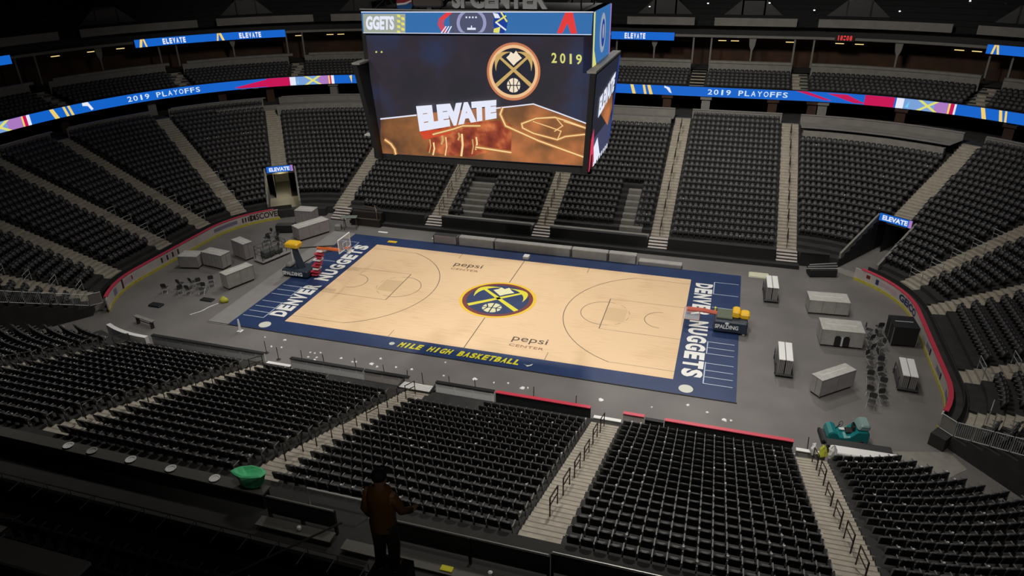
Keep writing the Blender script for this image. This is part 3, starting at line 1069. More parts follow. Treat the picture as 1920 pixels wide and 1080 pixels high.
# guard rails on the end stands at the aisles (two-bar hoops)
def hoop_rail(d, s, z, w, label, grp, m='railgrey', along=False, h=.9):
    x, y, nx, ny = perim(d, s)
    rt = empty('guard_rail', (x, y, z), atan2(ny, nx) - pi / 2, label, 'railing', grp)
    mb = MB()
    mb.tube([(-w, 0, 0), (-w, 0, h), (w, 0, h), (w, 0, 0)], .028, 6)
    mb.build('hoop', [M[m]], rt)
    mb = MB(); mb.tube([(-w, 0, h * .6), (w, 0, h * .6)], .022, 6); mb.build('mid_bar', [M[m]], rt)
k = 0
for (mk, nm) in ((('FR', 29), 'shadowed far'), (('right', -3.5), 'middle'), (('NR', 22), 'barrier-side')):
    for i, r in enumerate((1, 3, 5, 7, 9)):
        d = r * ROW + .1
        hoop_rail(d, mark(d, mk) , tread(r), .62, '%s grey guard rail up the %s stairs of the boards end stand' % (ORD[i], nm), 'guard rails on the end stands')
for (mk, nm) in ((('FL', 30), 'tunnel-side'), (('FL', 7.4), 'second'), (('left', .6), 'middle'), (('NL', 29), 'barrier-side')):
    for i, r in enumerate((1, 3, 5, 7)):
        d = r * ROW + .1
        hoop_rail(d, mark(d, mk), tread(r), .62, '%s grey guard rail up the %s stairs of the dark end stand' % (ORD[i], nm), 'guard rails on the end stands')

# ------------------------------------------------------------------ handrails in aisles
def handrail(mk, r, label, grp):
    d = r * ROW
    s = mark(d, mk)
    x, y, nx, ny = perim(d, s)
    z = tread(int(r))
    rt = empty('stair_handrail', (x, y, z), atan2(ny, nx) - pi / 2, label, 'railing', grp)
    sl = RISE / ROW; Ln = 1.25
    mb = MB()
    mb.tube([(0, 0, 0), (0, 0, .92), (0, Ln, .92 + sl * Ln), (0, Ln, sl * Ln)], .033, 6)
    mb.build('post_frame', [M['rail']], rt)
    mb = MB(); mb.tube([(0, 0, .55), (0, Ln, .55 + sl * Ln)], .028, 6); mb.build('mid_bar', [M['rail']], rt)
NA = {('near', 22.1): 'sweeper end', ('near', 11.1): 'middle', ('near', -.5): 'green bag', ('near', -11.2): 'darker', ('near', -21.8): 'darkest'}
for mk, nm in NA.items():
    for i in range(6):
        handrail(mk, .5 + i * 2.7, '%s thin dark handrail up the near stairs at the %s side' % (ORD[i], nm), 'handrails on the near stairs')
for mk, nm in ((('far', 10.9), 'beside the railed block'), (('far', 21.9), 'with tall lower steps'), (('far', -10.9), 'under the screen corner'), (('far', 0), 'under the screen middle')):
    for i in range(7):
        handrail(mk, .6 + i * 2.9, '%s handrail up the far stairs %s' % (ORD[i], nm), 'handrails on the far stairs')

# ------------------------------------------------------------------ side walls at floor level
# far side: black front panels with pale steps at each stair
fw = [(-19.6, -11.8), (-9.95, -.95), (.95, 9.95), (11.8, 20.95), (22.9, 25.2)]
for i, (a, c) in enumerate(fw):
    mb = MB()
    mb.box(a, c, 12.95, 13.1, 0, 1.25, 0); mb.box(a, c, 12.85, 13.25, 1.25, 1.31, 1)
    mb.box(a, c, 13.1, 14.2, 0, Z1 - .02, 2)
    mb.box(a, c, 13.8, 14.45, .7, Z1 + .01 if i in (0, 3, 4) else .98, 3 if i in (1, 2) else 2)
    struct('wall_far_front', mb, [M['black'], M['dgrey'], M['terrace'], M['ledge']])
mb = MB()
mb.box(-19.6, 22.9, 12.2, 12.85, 0, .22, 0); mb.box(-19.6, 22.9, 12.05, 12.2, 0, .3, 1); mb.box(-19.6, 22.9, 12.85, 12.95, 0, .3, 1)
struct('trim_far_kerb', mb, [M['dgrey'], M['black']])
for X in (-10.9, 0, 10.9, 21.9, -21.2):
    mb = MB()
    n = 5
    for k in range(n):
        y0 = 12.5 + k * .35; z = .16 * (k + 1)
        mb.box(X - .85, X + .85, y0, y0 + .37, z - .16 if k else 0, z, 0)
        mb.box(X - .85, X + .85, y0 - .01, y0, z - .16, z - .05, 1)
    struct('front_steps', mb, [M['dasher'], M['black']])
# far bowl infill steps where seats are missing (grey risers)
for (bn, xa, xb, r0, r1) in (('b', -9.4, -6.5, 1, 6), ('c', 7.1, 9.2, 1, 7), ('fl', -28, -22.6, 0, 1)):
    mb = MB()
    for r in range(r0, r1 + 1):
        if bn == 'fl': continue
        y = 14.2 + r * ROW
        mb.box(xa, xb, y - .03, y, tread(r) - RISE - .05, tread(r) + .06, 0)
        mb.box(xa, xb, y, y + .55, tread(r), tread(r) + .06, 0)
    if mb.v: struct('floor_platform_step', mb, [M['ledge']])

# near side boards seen from behind
def near_wall(a, c, capm, facem, label, y=-13.4, h=1.07, rz=0):
    rt = empty('side_board', ((a + c) / 2, y, 0), rz, label, 'barrier wall', 'straight boards along the near side')
    w = (c - a) / 2
    mb = MB(); mb.box(-w, w, -.12, 0, 0, h, 0)
    for k in range(int(w * 2 / 1.2) + 1):
        x = -w + k * 1.2
        if x < w: mb.box(x, x + .05, -.16, -.12, 0, h - .05, 0)
    mb.build('board_panel', [facem], rt)
    mb = MB(); mb.box(-w, w, -.2, .06, h, h + .05, 0); mb.build('cap_rail', [capm], rt)
near_wall(-21.0, -11.9, M['black'], M['white'], 'long pale board wall in front of the darkest near block')
near_wall(-9.9, -4.6, M['black'], M['white'], 'pale board wall before the folded grey tables along the near side')
near_wall(-4.5, -1.4, M['black'], M['dasher'], 'shiny short board wall beside the striped near steps')
near_wall(.4, 4.2, M['black'], M['white'], 'pale wall stub where the red cap rail begins')
near_wall(4.3, 10.1, M['red'], M['darkwall'], 'red-capped board wall between the striped steps and the middle railed stairs')
near_wall(12.0, 13.2, M['red'], M['dasher'], 'short red-capped white board beside the middle railed stairs')
near_wall(13.25, 14.3, M['black'], M['black'], 'short black gap board between two red-capped boards', h=.9)
near_wall(14.35, 21.2, M['red'], M['darkwall'], 'long red-capped board wall ending at the sweeper-side stairs')
rt = empty('covered_bench', (24.8, -13.15, 0), .02, 'pale fabric-covered bench between the teal sweeper and the curved near block', 'bench')
MB().bbox(-1.65, 1.75, -.35, .35, 0, .82, .06).build('cover', [M['white']], rt); MB().bbox(-1.6, 1.7, -.42, -.35, .1, .55, .02).build('front_flap', [M['dasher']], rt)
mb = MB(); d_ = -.75; band(mb, perim, d_, mark(d_, ('near', -21.4)), mark(d_, ('NL', 66)), 0, .95, .3, 0, .6)
tag(mb.build('curved_board', [M['white']]), 'curved white end board beside the dark tunnel at the darkest corner', 'barrier wall')
near_wall(10.3, 11.9, M['white'], M['dgrey'], 'low grey gate with white rail at the foot of the middle stairs', h=.45)
near_wall(21.4, 22.9, M['white'], M['crate'], 'low pale gate at the foot of the sweeper-side stairs', h=.55)
near_wall(-1.3, .3, M['white'], M['dgrey'], 'low striped gate at the foot of the green bag stairs', h=.5)
near_wall(-11.8, -10.0, M['white'], M['dgrey'], 'low gate at the foot of the darker stairs', h=.4)
mb = MB()
mb.box(-21.5, 21.5, -14.25, -13.6, 0, .42, 0)
struct('floor_near_row', mb, [M['terrace']])
# metal striped steps at the scoreboard-side stairs
rt = empty('metal_steps', (-.5, -14.0, .72), 0, 'set of narrow pale metal slatted steps between near boards', 'steps')
mb = MB()
for k in range(5): mb.box(-1.2, .85, -.35 + k * .17, -.26 + k * .17, .02 + .03 * (5 - k), .06 + .03 * (5 - k), 0)
mb.build('slat', [M['white']], rt)
mb = MB(); mb.box(-1.3, -1.2, -.4, .5, 0, .25); mb.box(.85, .9, -.4, .5, 0, .25); mb.build('side_rail', [M['dgrey']], rt)

# ------------------------------------------------------------------ court
court = empty('basketball_court', (0, 0, 0), 0, 'portable maple basketball court with navy apron and team crest at centre', 'basketball court')
mb = MB(); mb.box(-18.2, 18.25, -9.15, 9.45, 0, .045); mb.build('apron', [M['navy']], court)
mb = MB(); mb.box(-14.325, 14.325, -7.62, 7.62, .03, .052); mb.build('hardwood', [M['maple']], court)
mb = MB(); mb.box(-20.0, -18.2, -9.3, 9.6, 0, .04); mb.box(-18.2, -17.6, 8.2, 9.6, 0, .046); mb.build('grey_apron_extension', [M['deckgrey']], court)
mb = MB(); mb.box(-20.0, 18.3, -9.22, -9.15, 0, .05); mb.build('edge_ramp', [M['black']], court)
LM = mat('grey_brown_line_paint', (.16, .11, .07), .5)
def ln(x0, y0, x1, y1, w=.05, z=.056):
    d = Vector((x1 - x0, y1 - y0)).normalized(); n = Vector((-d.y, d.x)) * w / 2
    lines = MB(); lines.quad((x0 - n.x, y0 - n.y, z), (x1 - n.x, y1 - n.y, z), (x1 + n.x, y1 + n.y, z), (x0 + n.x, y0 + n.y, z)); lines.build('court_line', [LM], court)
def arc(cx, cy, r, a0, a1, w=.05, dash=False, z=.056):
    n = max(6, int(abs(a1 - a0) * r / .25)); lines = MB()
    for i in range(n):
        if dash and i % 4 > 1: continue
        b0 = a0 + (a1 - a0) * i / n; b1 = a0 + (a1 - a0) * (i + 1) / n
        lines.quad(*[(cx + rr * cos(t), cy + rr * sin(t), z) for rr, t in ((r - w / 2, b0), (r + w / 2, b0), (r + w / 2, b1), (r - w / 2, b1))])
    lines.build('court_line', [LM], court)
ln(0, -7.62, 0, -3.1, .07); ln(0, 3.1, 0, 7.62, .07)
for s in (-1, 1):
    B = s * 14.325
    ln(B, 2.44, B - s * 5.79, 2.44, .03); ln(B, -2.44, B - s * 5.79, -2.44, .03)
    ln(B - s * 5.79, -2.44, B - s * 5.79, 2.44, .07)
    fx = B - s * 5.79
    arc(fx, 0, 1.83, pi / 2 if s > 0 else -pi / 2, 3 * pi / 2 if s > 0 else pi / 2, .05)
    arc(fx, 0, 1.83, -pi / 2 if s > 0 else pi / 2, pi / 2 if s > 0 else 3 * pi / 2, .03, True)
    hx = B - s * 1.6
    th = math.asin(6.7 / 7.24)
    if s > 0: arc(hx, 0, 7.24, pi - th, pi + th, .06)
    else: arc(hx, 0, 7.24, -th, th, .06)
    for yy in (6.7, -6.7): ln(B, yy, hx - s * 7.24 * cos(th), yy, .03)
    arc(hx, 0, 1.22, (pi / 2 if s > 0 else -pi / 2), (3 * pi / 2 if s > 0 else pi / 2), .05)
    for yy in (7.62, -7.62): ln(s * 5.8, yy, s * 5.8, yy * .87, .04)
# pale key patches
fm = mat('faded_stain', (.66, .46, .25), .5)
for s in (-1, 1):
    mb = MB()
    mb.quad((s * 8.6, -1.0, .0555), (s * 10.1, -1.0, .0555), (s * 10.1, 1.0, .0555), (s * 8.6, 1.0, .0555))
    mb.build('faded_key_mark', [fm], court)



def crest(f, groups):
    """team crest; f(x,y,layer)->3-D in unit-radius coordinates; groups: dict of MB by colour"""
    def disc(g, r0, r1, l, n=48):
        vs = []; fs = []
        for i in range(n):
            a = 2 * pi * i / n
            vs += [f(r0 * cos(a), r0 * sin(a), l), f(r1 * cos(a), r1 * sin(a), l)]
        for i in range(n):
            j = (i + 1) % n
            fs.append((2 * i, 2 * i + 1, 2 * j + 1, 2 * j))
        groups[g].add(vs, fs)
    def full(g, r, l, cx=0, cy=0, n=40):
        groups[g].add([f(cx + r * cos(2 * pi * i / n), cy + r * sin(2 * pi * i / n), l) for i in range(n)], [tuple(range(n))])
    full('navy', .90, 1); disc('red', .88, 1.0, 2); disc('gold', 1.0, 1.09, 2)
    for s in (-1, 1):
        # handle
        a = Vector((-.70 * s, -.52)); b = Vector((.60 * s, .56)); d = (b - a).normalized(); n = Vector((-d.y, d.x))
        w0, w1 = .075, .045
        groups['pick'].add([f(*(a - n * w0), 3), f(*(b - n * w1), 3), f(*(b + n * w1), 3), f(*(a + n * w0), 3)], [(0, 1, 2, 3)])
        # curved head across the end of the handle
        pts_o = []; pts_i = []
        for k in range(11):
            t = -1 + 2 * k / 10
            base = Vector((.50 * s, .44)) + n * t * .46 * (1 if s > 0 else 1)
            curve = -.26 * t * t
            pp = base + d * (curve + .16)
            th = .085 * (1 - abs(t) ** 1.5) + .008
            pts_o.append(pp + d * th); pts_i.append(pp - d * th)
        vs = [f(p.x, p.y, 3.4) for p in pts_o] + [f(p.x, p.y, 3.4) for p in pts_i]
        groups['pick'].add(vs, [(k, k + 1, 12 + k, 11 + k) for k in range(10)])
    # peak in the top wedge
    groups['white'].add([f(x, y, 4) for x, y in ((-.30, .52), (-.18, .62), (-.12, .74), (0, .66), (.10, .78), (.2, .64), (.34, .50), (.12, .34), (0, .22), (-.12, .34))],
                        [(0, 1, 2, 3, 9), (3, 4, 5, 6, 7), (3, 7, 8), (3, 8, 9)])
    # ball in the bottom wedge
    full('ball', .27, 4, 0, -.52)
    for (x0, y0, x1, y1) in ((-.27, -.52, .27, -.52), (0, -.79, 0, -.25), (-.2, -.72, -.12, -.52), (-.12, -.52, -.2, -.34), (.2, -.72, .12, -.52), (.12, -.52, .2, -.34)):
        p = Vector((x0, y0)); q = Vector((x1, y1)); d = (q - p).normalized(); n = Vector((-d.y, d.x)) * .018
        groups['navy'].add([f(*(p - n), 5), f(*(q - n), 5), f(*(q + n), 5), f(*(p + n), 5)], [(0, 1, 2, 3)])


G = {k: MB() for k in ('navy', 'red', 'gold', 'pick', 'white', 'ball')}
crest(lambda x, y, l: (x * 2.8, y * 2.8, .054 + .0015 * l), G)
cr = G['navy'].build('centre_crest', [M['navy']], court)
for k, mt in (('red', M['dred']), ('gold', M['yellow']), ('pick', M['lyellow']), ('white', mat('cream_paint', (.75, .72, .42), .5)), ('ball', mat('cream_ball_paint', (.70, .68, .38), .5))):
    G[k].build('crest_' + k, [mt], cr)
Z = .062
g = MB()
for i, ch in enumerate('MILE HIGH BASKETBALL'):
    if ch == ' ': continue
    xa = -4.6 + 8.9 * i / 20
    wd = .16 if ch == 'I' else .38
    put_text(g, ch, lambda u, v, w: (xa + (.1 if ch == 'I' else 0) + wd * u + .14 * v, -8.74 + .66 * v, Z), .05, 0)
g.build('sideline_lettering', [M['lyellow']], court)
g = MB()
for cx, cy, r in ((-15.45, -8.5, .45), (15.2, -8.5, .45), (-5.1, -8.45, .2)):
    g.add([(cx + r * cos(2 * pi * i / 24), cy + r * sin(2 * pi * i / 24), Z) for i in range(24)], [tuple(range(24))])
g.add([(4.6, -8.45, Z), (4.8, -8.6, Z), (5.0, -8.52, Z), (5.2, -8.3, Z), (5.15, -8.55, Z), (4.9, -8.75, Z)], [(0, 1, 2, 3, 4, 5)])
g.build('round_sideline_mark', [mat('pale_mark_paint', (.62, .64, .56), .5)], court)
wm = mat('white_floor_paint', (.80, .80, .76), .5)
# team words along both baselines
for s in (-1, 1):
    for txt, a, c in (('DENVER', -7.15, -1.45), ('NUGGETS', -.7, 7.15)):
        def f(u, v, w, a=a, c=c, s=s):
            y = a + (c - a) * u; x = -14.75 - 1.35 * v
            return (x, y, Z) if s < 0 else (-x, -y, Z)
        g = MB()
        for i, ch in enumerate(txt):
            k0 = (i + .07) / len(txt); k1 = (i + .93) / len(txt)
            put_text(g, ch, lambda u, v, w: f(k0 + (k1 - k0) * u, v, w), .055, 0)
        g.build('baseline_lettering', [wm], court)
fi, ri = mat('dark_floor_ink', (.07, .045, .03), .5), mat('reddish_floor_ink', (.28, .12, .07), .5)
for (x0, y0) in ((2.9, -5.75), (-5.7, 5.05)):
    g = MB(); put_text(g, 'pepsi', lambda u, v, w: (x0 + 2.55 * u, y0 + .95 * v - .2, Z), .0, 0); g.build('sponsor_lettering', [fi], court)
    g = MB(); put_text(g, 'CENTER', lambda u, v, w: (x0 + 2.5 * u, y0 - .75 + .32 * v, Z), .0, 0); g.build('sponsor_lettering', [ri], court)
bm_ = mat('pale_blue_floor_line', (.50, .58, .70), .5)
def lq(x0, y0, x1, y1, w=.07):
    d = Vector((x1 - x0, y1 - y0)).normalized(); n = Vector((-d.y, d.x)) * w / 2
    g = MB(); g.quad((x0 - n.x, y0 - n.y, Z), (x1 - n.x, y1 - n.y, Z), (x1 + n.x, y1 + n.y, Z), (x0 + n.x, y0 + n.y, Z)); g.build('bench_marking', [bm_], court)
for s in (1, -1):
    lq(16.2 * s, -7.6, 16.2 * s, -5.0); lq(16.2 * s, -3.9, 16.2 * s, -2.2)
    for y in (-7.6, -6.8, -6.0, -5.1, -3.85, -3.05, -2.25): lq(16.2 * s, y, 18.0 * s, y, .06)
    lq(16.2 * s, 5.4, 16.2 * s, 7.6)
    for y in (7.6, 5.4, 3.1): lq(16.2 * s, y, 18.1 * s, y, .06)
tag(MB().box(-.25, .25, 7.95, 8.55, .045, .3).build('seat_cushion', [M['paper']]), 'small white folded towel at the far end of the halfway line', 'towel')

# ------------------------------------------------------------------ scorer table panels on the far sideline
for i, (a, c, mt, lb) in enumerate(((-9.4, -7.05, 'crate2', 'dark-framed pinkish table box at the end of the far sideline row'), (-6.9, -3.45, 'crate', 'grey table box beside the dark-framed box on the far sideline'),
                        (-3.4, 3.7, 'crate', 'longest grey table box on the far sideline facing the crest'), (3.8, 7.0, 'crate', 'grey table box just past the longest one'),
                        (7.1, 9.5, 'crate', 'short grey table box with pale top edge on the far sideline'), (9.7, 13.4, 'deckgrey', 'low grey cover strip at the end of the sideline tables'))):
    x = (a + c) / 2; w = (c - a) / 2
    rt = empty('sideline_table', (x, 9.46, 0.0), 0, lb, 'table', 'table boxes along the far sideline')
    h = .80 if i < 5 else .35
    mb = MB(); mb.bbox(-w, w, 0, .75, .03, h, .03); mb.build('table_body', [M[mt]], rt)
    mb = MB(); mb.box(-w, w, -.02, 0, 0, .06); mb.box(-w, -w + .06, -.025, .0, .06, h); mb.box(w - .06, w, -.025, 0, .06, h)
    mb.build('edge_trim', [M['black'] if i in (0,) else M['dgrey']], rt)
    mb = MB(); mb.box(-w + .05, w - .05, .03, .7, h, h + .03); mb.build('table_top', [M['dgrey' if i == 0 else 'crate']], rt)
for i in range(12):
    x = random.choice([-9.8, -9.2, -1.8, -1.2, -.2, .5, 1.3, 2.4, 4.9, 8.0, 11.6, -15.8])
    y = 10.3 + random.random() * .9
    sz = .08 + .12 * random.random()
    tag(MB().bbox(x - sz, x + sz, y - .06, y + .06, 0, .07, .02).build('paper_scrap', [M['paper']]), 'white litter scrap on the grey floor behind the sideline tables', 'litter', 'scraps behind the sideline tables')

# ------------------------------------------------------------------ hoops
def hoop_left():
    rt = empty('basketball_hoop', (-17.7, 0, .045), 0, 'raised basketball hoop with navy base and yellow pad at the crate end', 'basketball hoop')
    O = Vector((-17.7, 0, .045))
    q = lambda x, y, z: (x - O.x, y - O.y, z - O.z)
    mb = MB(); mb.bbox(-1.25, 1.2, -.85, .85, .12, .72, .08); b = mb.build('wheeled_base', [M['padnavy']], rt)
    g = MB(); put_text(g, 'SPALDING', lambda u, v, w: (-1.15 + 1.9 * u, -.87, .24 + .36 * v), .05); g.build('base_lettering', [M['white']], b)
    for sx in (-.9, .9):
        for sy in (-.7, .7):
            MB().lathe([(.11, -.05), (.12, 0), (.11, .05)], 10, (sx, sy, .12), 0, Matrix.Rotation(pi / 2, 4, 'X')).build('caster', [M['black']], b)
    mb = MB(); mb.bbox(-1.1, -.5, -.5, .3, .72, 1.05, .12); mb.build('ballast_cover', [M['deckgrey']], rt)
    mb = MB(); mb.tube([q(-17.5, 0, .6), q(-18.0, 0, 2.6)], .44, 4, 0, .3); mb.build('mast', [M['padnavy']], rt)
    mb = MB(); mb.box(-.33, -.25, -.36, -.33, 1.3, 2.4); mb.build('mast_stripe', [M['white']], rt)
    mb = MB(); mb.bbox(-.9, .35, -.45, .45, 2.5, 2.95, .1); mb.build('yellow_pad', [M['padyellow']], rt)
    mb = MB(); mb.tube([q(-17.4, 0, 2.5), q(-15.5, 0, 2.85), q(-13.3, 0, 3.2)], .06, 6); mb.tube([q(-17.2, 0, 1.2), q(-15.6, 0, 2.2), q(-13.3, 0, 2.9)], .05, 6); mb.build('boom_arm', [M['dgrey']], rt)
    mb = MB(); mb.bbox(2.0, 4.2, -.16, .16, 2.62, 2.8, .04); mb.build('orange_arm_pad', [M['orange']], rt)
    mb = MB()
    for k in range(9): mb.box(1.35 + k * .10 - (.25 if k % 2 else .1), 1.75 + k * .10, -.32, .32, .18 + k * .28, .27 + k * .28, k % 3 == 2)
    mb.tube([(1.55, 0, .1), (2.5, 0, 2.5)], .07, 5, 0)
    mb.build('red_ladder_pad', [M['red'], M['paper']], rt)
    bb = MB(); x = -13.1
    bb.box(*[x - O.x, x - O.x + .03], -.9, .9, 2.9 - O.z, 3.96 - O.z); bo = bb.build('backboard', [M['glass']], rt)
    mb = MB()
    fr = [q(x, -.93, 2.87), q(x, .93, 2.87), q(x, .93, 4.0), q(x, -.93, 4.0), q(x, -.93, 2.87)]
    mb.tube(fr, .055, 4); fr2 = [q(x + .04, -.3, 3.05), q(x + .04, .3, 3.05), q(x + .04, .3, 3.5), q(x + .04, -.3, 3.5), q(x + .04, -.3, 3.05)]
    mb.tube(fr2, .025, 4); mb.build('board_frame', [M['white']], bo)
    mb = MB(); n = 16; mb.tube([q(-12.72 + .23 * cos(2 * pi * k / n), .23 * sin(2 * pi * k / n), 3.05) for k in range(n + 1)], .02, 5); mb.box(x - O.x, x - O.x + .2, -.08, .08, 2.95, 3.03)
    rm = mb.build('rim', [M['orange']], rt)
    mb = MB()
    for k in range(10):
        a = 2 * pi * k / 10
        for dk in (1, -1):
            b_ = a + dk * 2 * pi / 10
            mb.tube([q(-12.72 + .22 * cos(a), .22 * sin(a), 3.04), q(-12.72 + .17 * cos((a + b_) / 2), .17 * sin((a + b_) / 2), 2.84), q(-12.72 + .13 * cos(b_), .13 * sin(b_), 2.62)], .009, 3)
    mb.build('net', [M['white']], rm)
hoop_left()
def hoop_right():
    rt = empty('basketball_hoop', (17.6, .2, .045), 0, 'folded-down basketball hoop with navy base and yellow pads at the sweeper end', 'basketball hoop')
    b = MB().bbox(-1.15, 1.15, -1.0, .9, .12, 1.0, .08).build('wheeled_base', [M['padnavy']], rt)
    g = MB(); put_text(g, 'SPALDING', lambda u, v, w: (-1.05 + 1.6 * u, -1.02, .42 + .32 * v), .03)
    g.add([(-.25 + .14 * cos(2 * pi * i / 16), -1.02, .86 + .1 * sin(2 * pi * i / 16)) for i in range(16)], [tuple(range(16))]); g.build('base_lettering', [M['white']], b)
    for sx in (-.9, .95):
        for sy in (-.85, .75):
            MB().lathe([(.11, -.05), (.12, 0), (.11, .05)], 10, (sx, sy, .12), 0, Matrix.Rotation(pi / 2, 4, 'X')).build('caster', [M['white'] if sx > 0 and sy < 0 else M['black']], b)
    mb = MB(); mb.bbox(-1.0, .1, -.7, .7, 1.0, 1.15, .04); mb.build('green_top_mat', [mat('olive_mat', (.10, .12, .08), .7)], rt)
    mb = MB(); mb.bbox(.05, .6, -.4, .55, 1.0, 1.55, .1); mb.bbox(.6, 1.25, -.35, .45, .95, 1.4, .1); mb.build('yellow_pad', [M['padyellow']], rt)
    mb = MB(); mb.tube([(-1.0, .1, 1.0), (-2.0, .1, 1.12), (-3.1, .1, 1.1)], .16, 6); mb.build('boom_arm', [mat('orange_red_pad', (.55, .10, .06), .5)], rt)
    bo = MB().box(-3.3, -2.2, -.9, .9, .78, .81).build('backboard', [M['glass']], rt)
    MB().tube([(-3.3, -.9, .8), (-2.2, -.9, .8), (-2.2, .9, .8), (-3.3, .9, .8), (-3.3, -.9, .8)], .035, 4).build('board_frame', [mat('pinkish_frame', (.6, .35, .3), .5)], bo)
    n = 16
    MB().tube([(-2.9 + .23 * cos(2 * pi * k / n), .23 * sin(2 * pi * k / n), 1.0) for k in range(n + 1)], .02, 5).build('rim', [M['orange']], rt)
    mb = MB(); mb.box(-1.2, -1.1, .5, .75, .9, 1.2); mb.build('yellow_latch', [M['lyellow']], rt)
hoop_right()

# ------------------------------------------------------------------ hanging scoreboard
sb = empty('hanging_scoreboard', (0, 0, 11.8), 0, 'large four-sided video scoreboard hanging over midcourt showing a crest and playoff words', 'scoreboard')
OZ = 11.8
def SBuild(mb, name, mats, parent=None):
    for i, p in enumerate(mb.v): mb.v[i] = (p[0], p[1], p[2] - OZ)
    return mb.build(name, mats, parent or sb)
def ray_y(px_, py_, y):
    r = RX * ((px_ - 960) / FPX) + RY * ((py_ - 540) / FPX) + RZ
    t = (y - CAM.y) / r.y
    return CAM + r * t
FY = -3.0
def sp(x_, y_, off=.02):
    return tuple(ray_y(x_, y_, FY - off))
hb = MB()
hb.box(-7.75, 7.38, FY + .12, 3.0, 12.0, 20.25, 0)
hb.box(-7.85, 7.42, FY + .05, 3.0, 20.2, 21.62, 0)
hb.box(-7.4, -7.2, -2.6, 2.6, 21.6, 22.0, 0)
# slanted frame sides
hb.box(-7.9, -7.62, FY - .02, FY + .4, 12.0, 20.2, 0); hb.box(7.2, 7.42, FY + .03, FY + .4, 11.75, 20.2, 0); hb.box(7.38, 7.62, FY - .02, FY + .4, 11.75, 18.0, 0)
hb.box(-7.9, 7.62, FY - .02, FY + .3, 11.75, 12.08, 0)
for x in (-6.5, 0, 6.5):
    for y in (-2, 2): hb.tube([(x, y, 21.5), (x * .9, y, 36)], .05, 5)
SBuild(hb, 'housing', [M['black']])
# main screen
def screen_mat(name, c0, c1, c2, scale, dx=0):
    mt = bpy.data.materials.new(name); mt.use_nodes = True
    nt = mt.node_tree; b = nt.nodes['Principled BSDF']
    tc = nt.nodes.new('ShaderNodeTexCoord'); n = nt.nodes.new('ShaderNodeTexNoise'); n.inputs['Scale'].default_value = scale; n.inputs['Detail'].default_value = 3
    n.inputs['W' if 'W' in n.inputs else 'Scale'].default_value = n.inputs['Scale'].default_value
    r = nt.nodes.new('ShaderNodeValToRGB'); e = r.color_ramp.elements
    e[0].position = .32; e[1].position = .72; e[0].color = (*c0, 1); e[1].color = (*c2, 1)
    q = e.new(.5); q.color = (*c1, 1)
    nt.links.new(tc.outputs['Object'], n.inputs['Vector']); nt.links.new(n.outputs['Fac'], r.inputs['Fac'])
    b.inputs['Base Color'].default_value = (.01, .01, .01, 1); b.inputs['Roughness'].default_value = .5
    nt.links.new(r.outputs['Color'], b.inputs['Emission Color']); b.inputs['Emission Strength'].default_value = 1
    return mt
SM = {'navy': screen_mat('screen_navy', srgb(28, 31, 38), srgb(42, 35, 46), srgb(34, 50, 84), .26),
      'copper': screen_mat('screen_copper', srgb(92, 60, 38), srgb(138, 88, 48), srgb(196, 116, 66), .45),
      'drip': screen_mat('screen_drip', srgb(110, 38, 24), srgb(150, 62, 36), srgb(215, 120, 70), 1.2),
      'glow': led('screen_glow', srgb(246, 212, 150)), 'gold': led('screen_gold', srgb(200, 165, 100)), 'cream': led('screen_cream', srgb(240, 225, 200)),
      'ring': led('screen_ring', srgb(196, 122, 84)), 'ringin': led('screen_ring_inner', srgb(236, 190, 140)), 'maroon': led('screen_maroon', srgb(80, 22, 36)),
      'dark': led('screen_dark', srgb(34, 36, 48)), 'white': L['white'], 'lyel': led('screen_lemon', srgb(214, 214, 120)), 'shadow': led('screen_brown', srgb(120, 50, 30))}
ms = MB(); ms.quad(sp(685, 66, 0), sp(1111, 69, 0), sp(1094, 312, 0), sp(711, 288, 0))
main = SBuild(ms, 'main_screen', [SM['navy']])
g = MB()
def poly(pts, mi, off=.02): g.add([sp(x_, y_, off) for x_, y_ in pts], [tuple(range(len(pts)))], mi)
def pline(pts, w, mi, off=.04):
    if mi == 1 and off == .04:
        pline(pts, w * 2.3, 7, .042); off = .075; w *= .85
    for (a, b_) in zip(pts, pts[1:]):
        d = Vector((b_[0] - a[0], b_[1] - a[1])); d.normalize(); n = Vector((-d.y, d.x)) * w / 2
        g.add([sp(a[0] - n.x - d.x, a[1] - n.y - d.y, off), sp(b_[0] - n.x + d.x, b_[1] - n.y + d.y, off), sp(b_[0] + n.x + d.x, b_[1] + n.y + d.y, off), sp(a[0] + n.x - d.x, a[1] + n.y - d.y, off)], [(0, 1, 2, 3)], mi)
poly([(714, 222), (790, 213), (870, 206), (935, 200), (1000, 195), (1045, 210), (1099, 232), (1094, 311), (712, 287)], 0, .015)
pline([(714, 223), (780, 216)], 2.5, 2); pline([(930, 203), (1000, 195), (1045, 211), (1098, 231)], 2.2, 2)
pline([(942, 203), (938, 214), (948, 236), (1010, 264), (1093, 294)], 3, 1)
pline([(1098, 240), (1060, 226), (1040, 220), (1005, 222), (978, 232), (980, 240), (1000, 250), (1045, 262), (1060, 256), (1096, 252)], 2.6, 1)
pline([(1000, 228), (1030, 238), (1052, 246), (1046, 260)], 1.6, 1); pline([(1045, 224), (1055, 236), (1040, 246)], 1.6, 1); pline([(1058, 228), (1096, 240)], 1.6, 1)
pline([(722, 262), (733, 270), (740, 280), (742, 289)], 3, 1)
poly([(786, 246), (830, 240), (870, 230), (945, 226), (960, 236), (958, 286), (930, 282), (880, 294), (840, 291), (800, 284), (805, 262)], 3, .025)
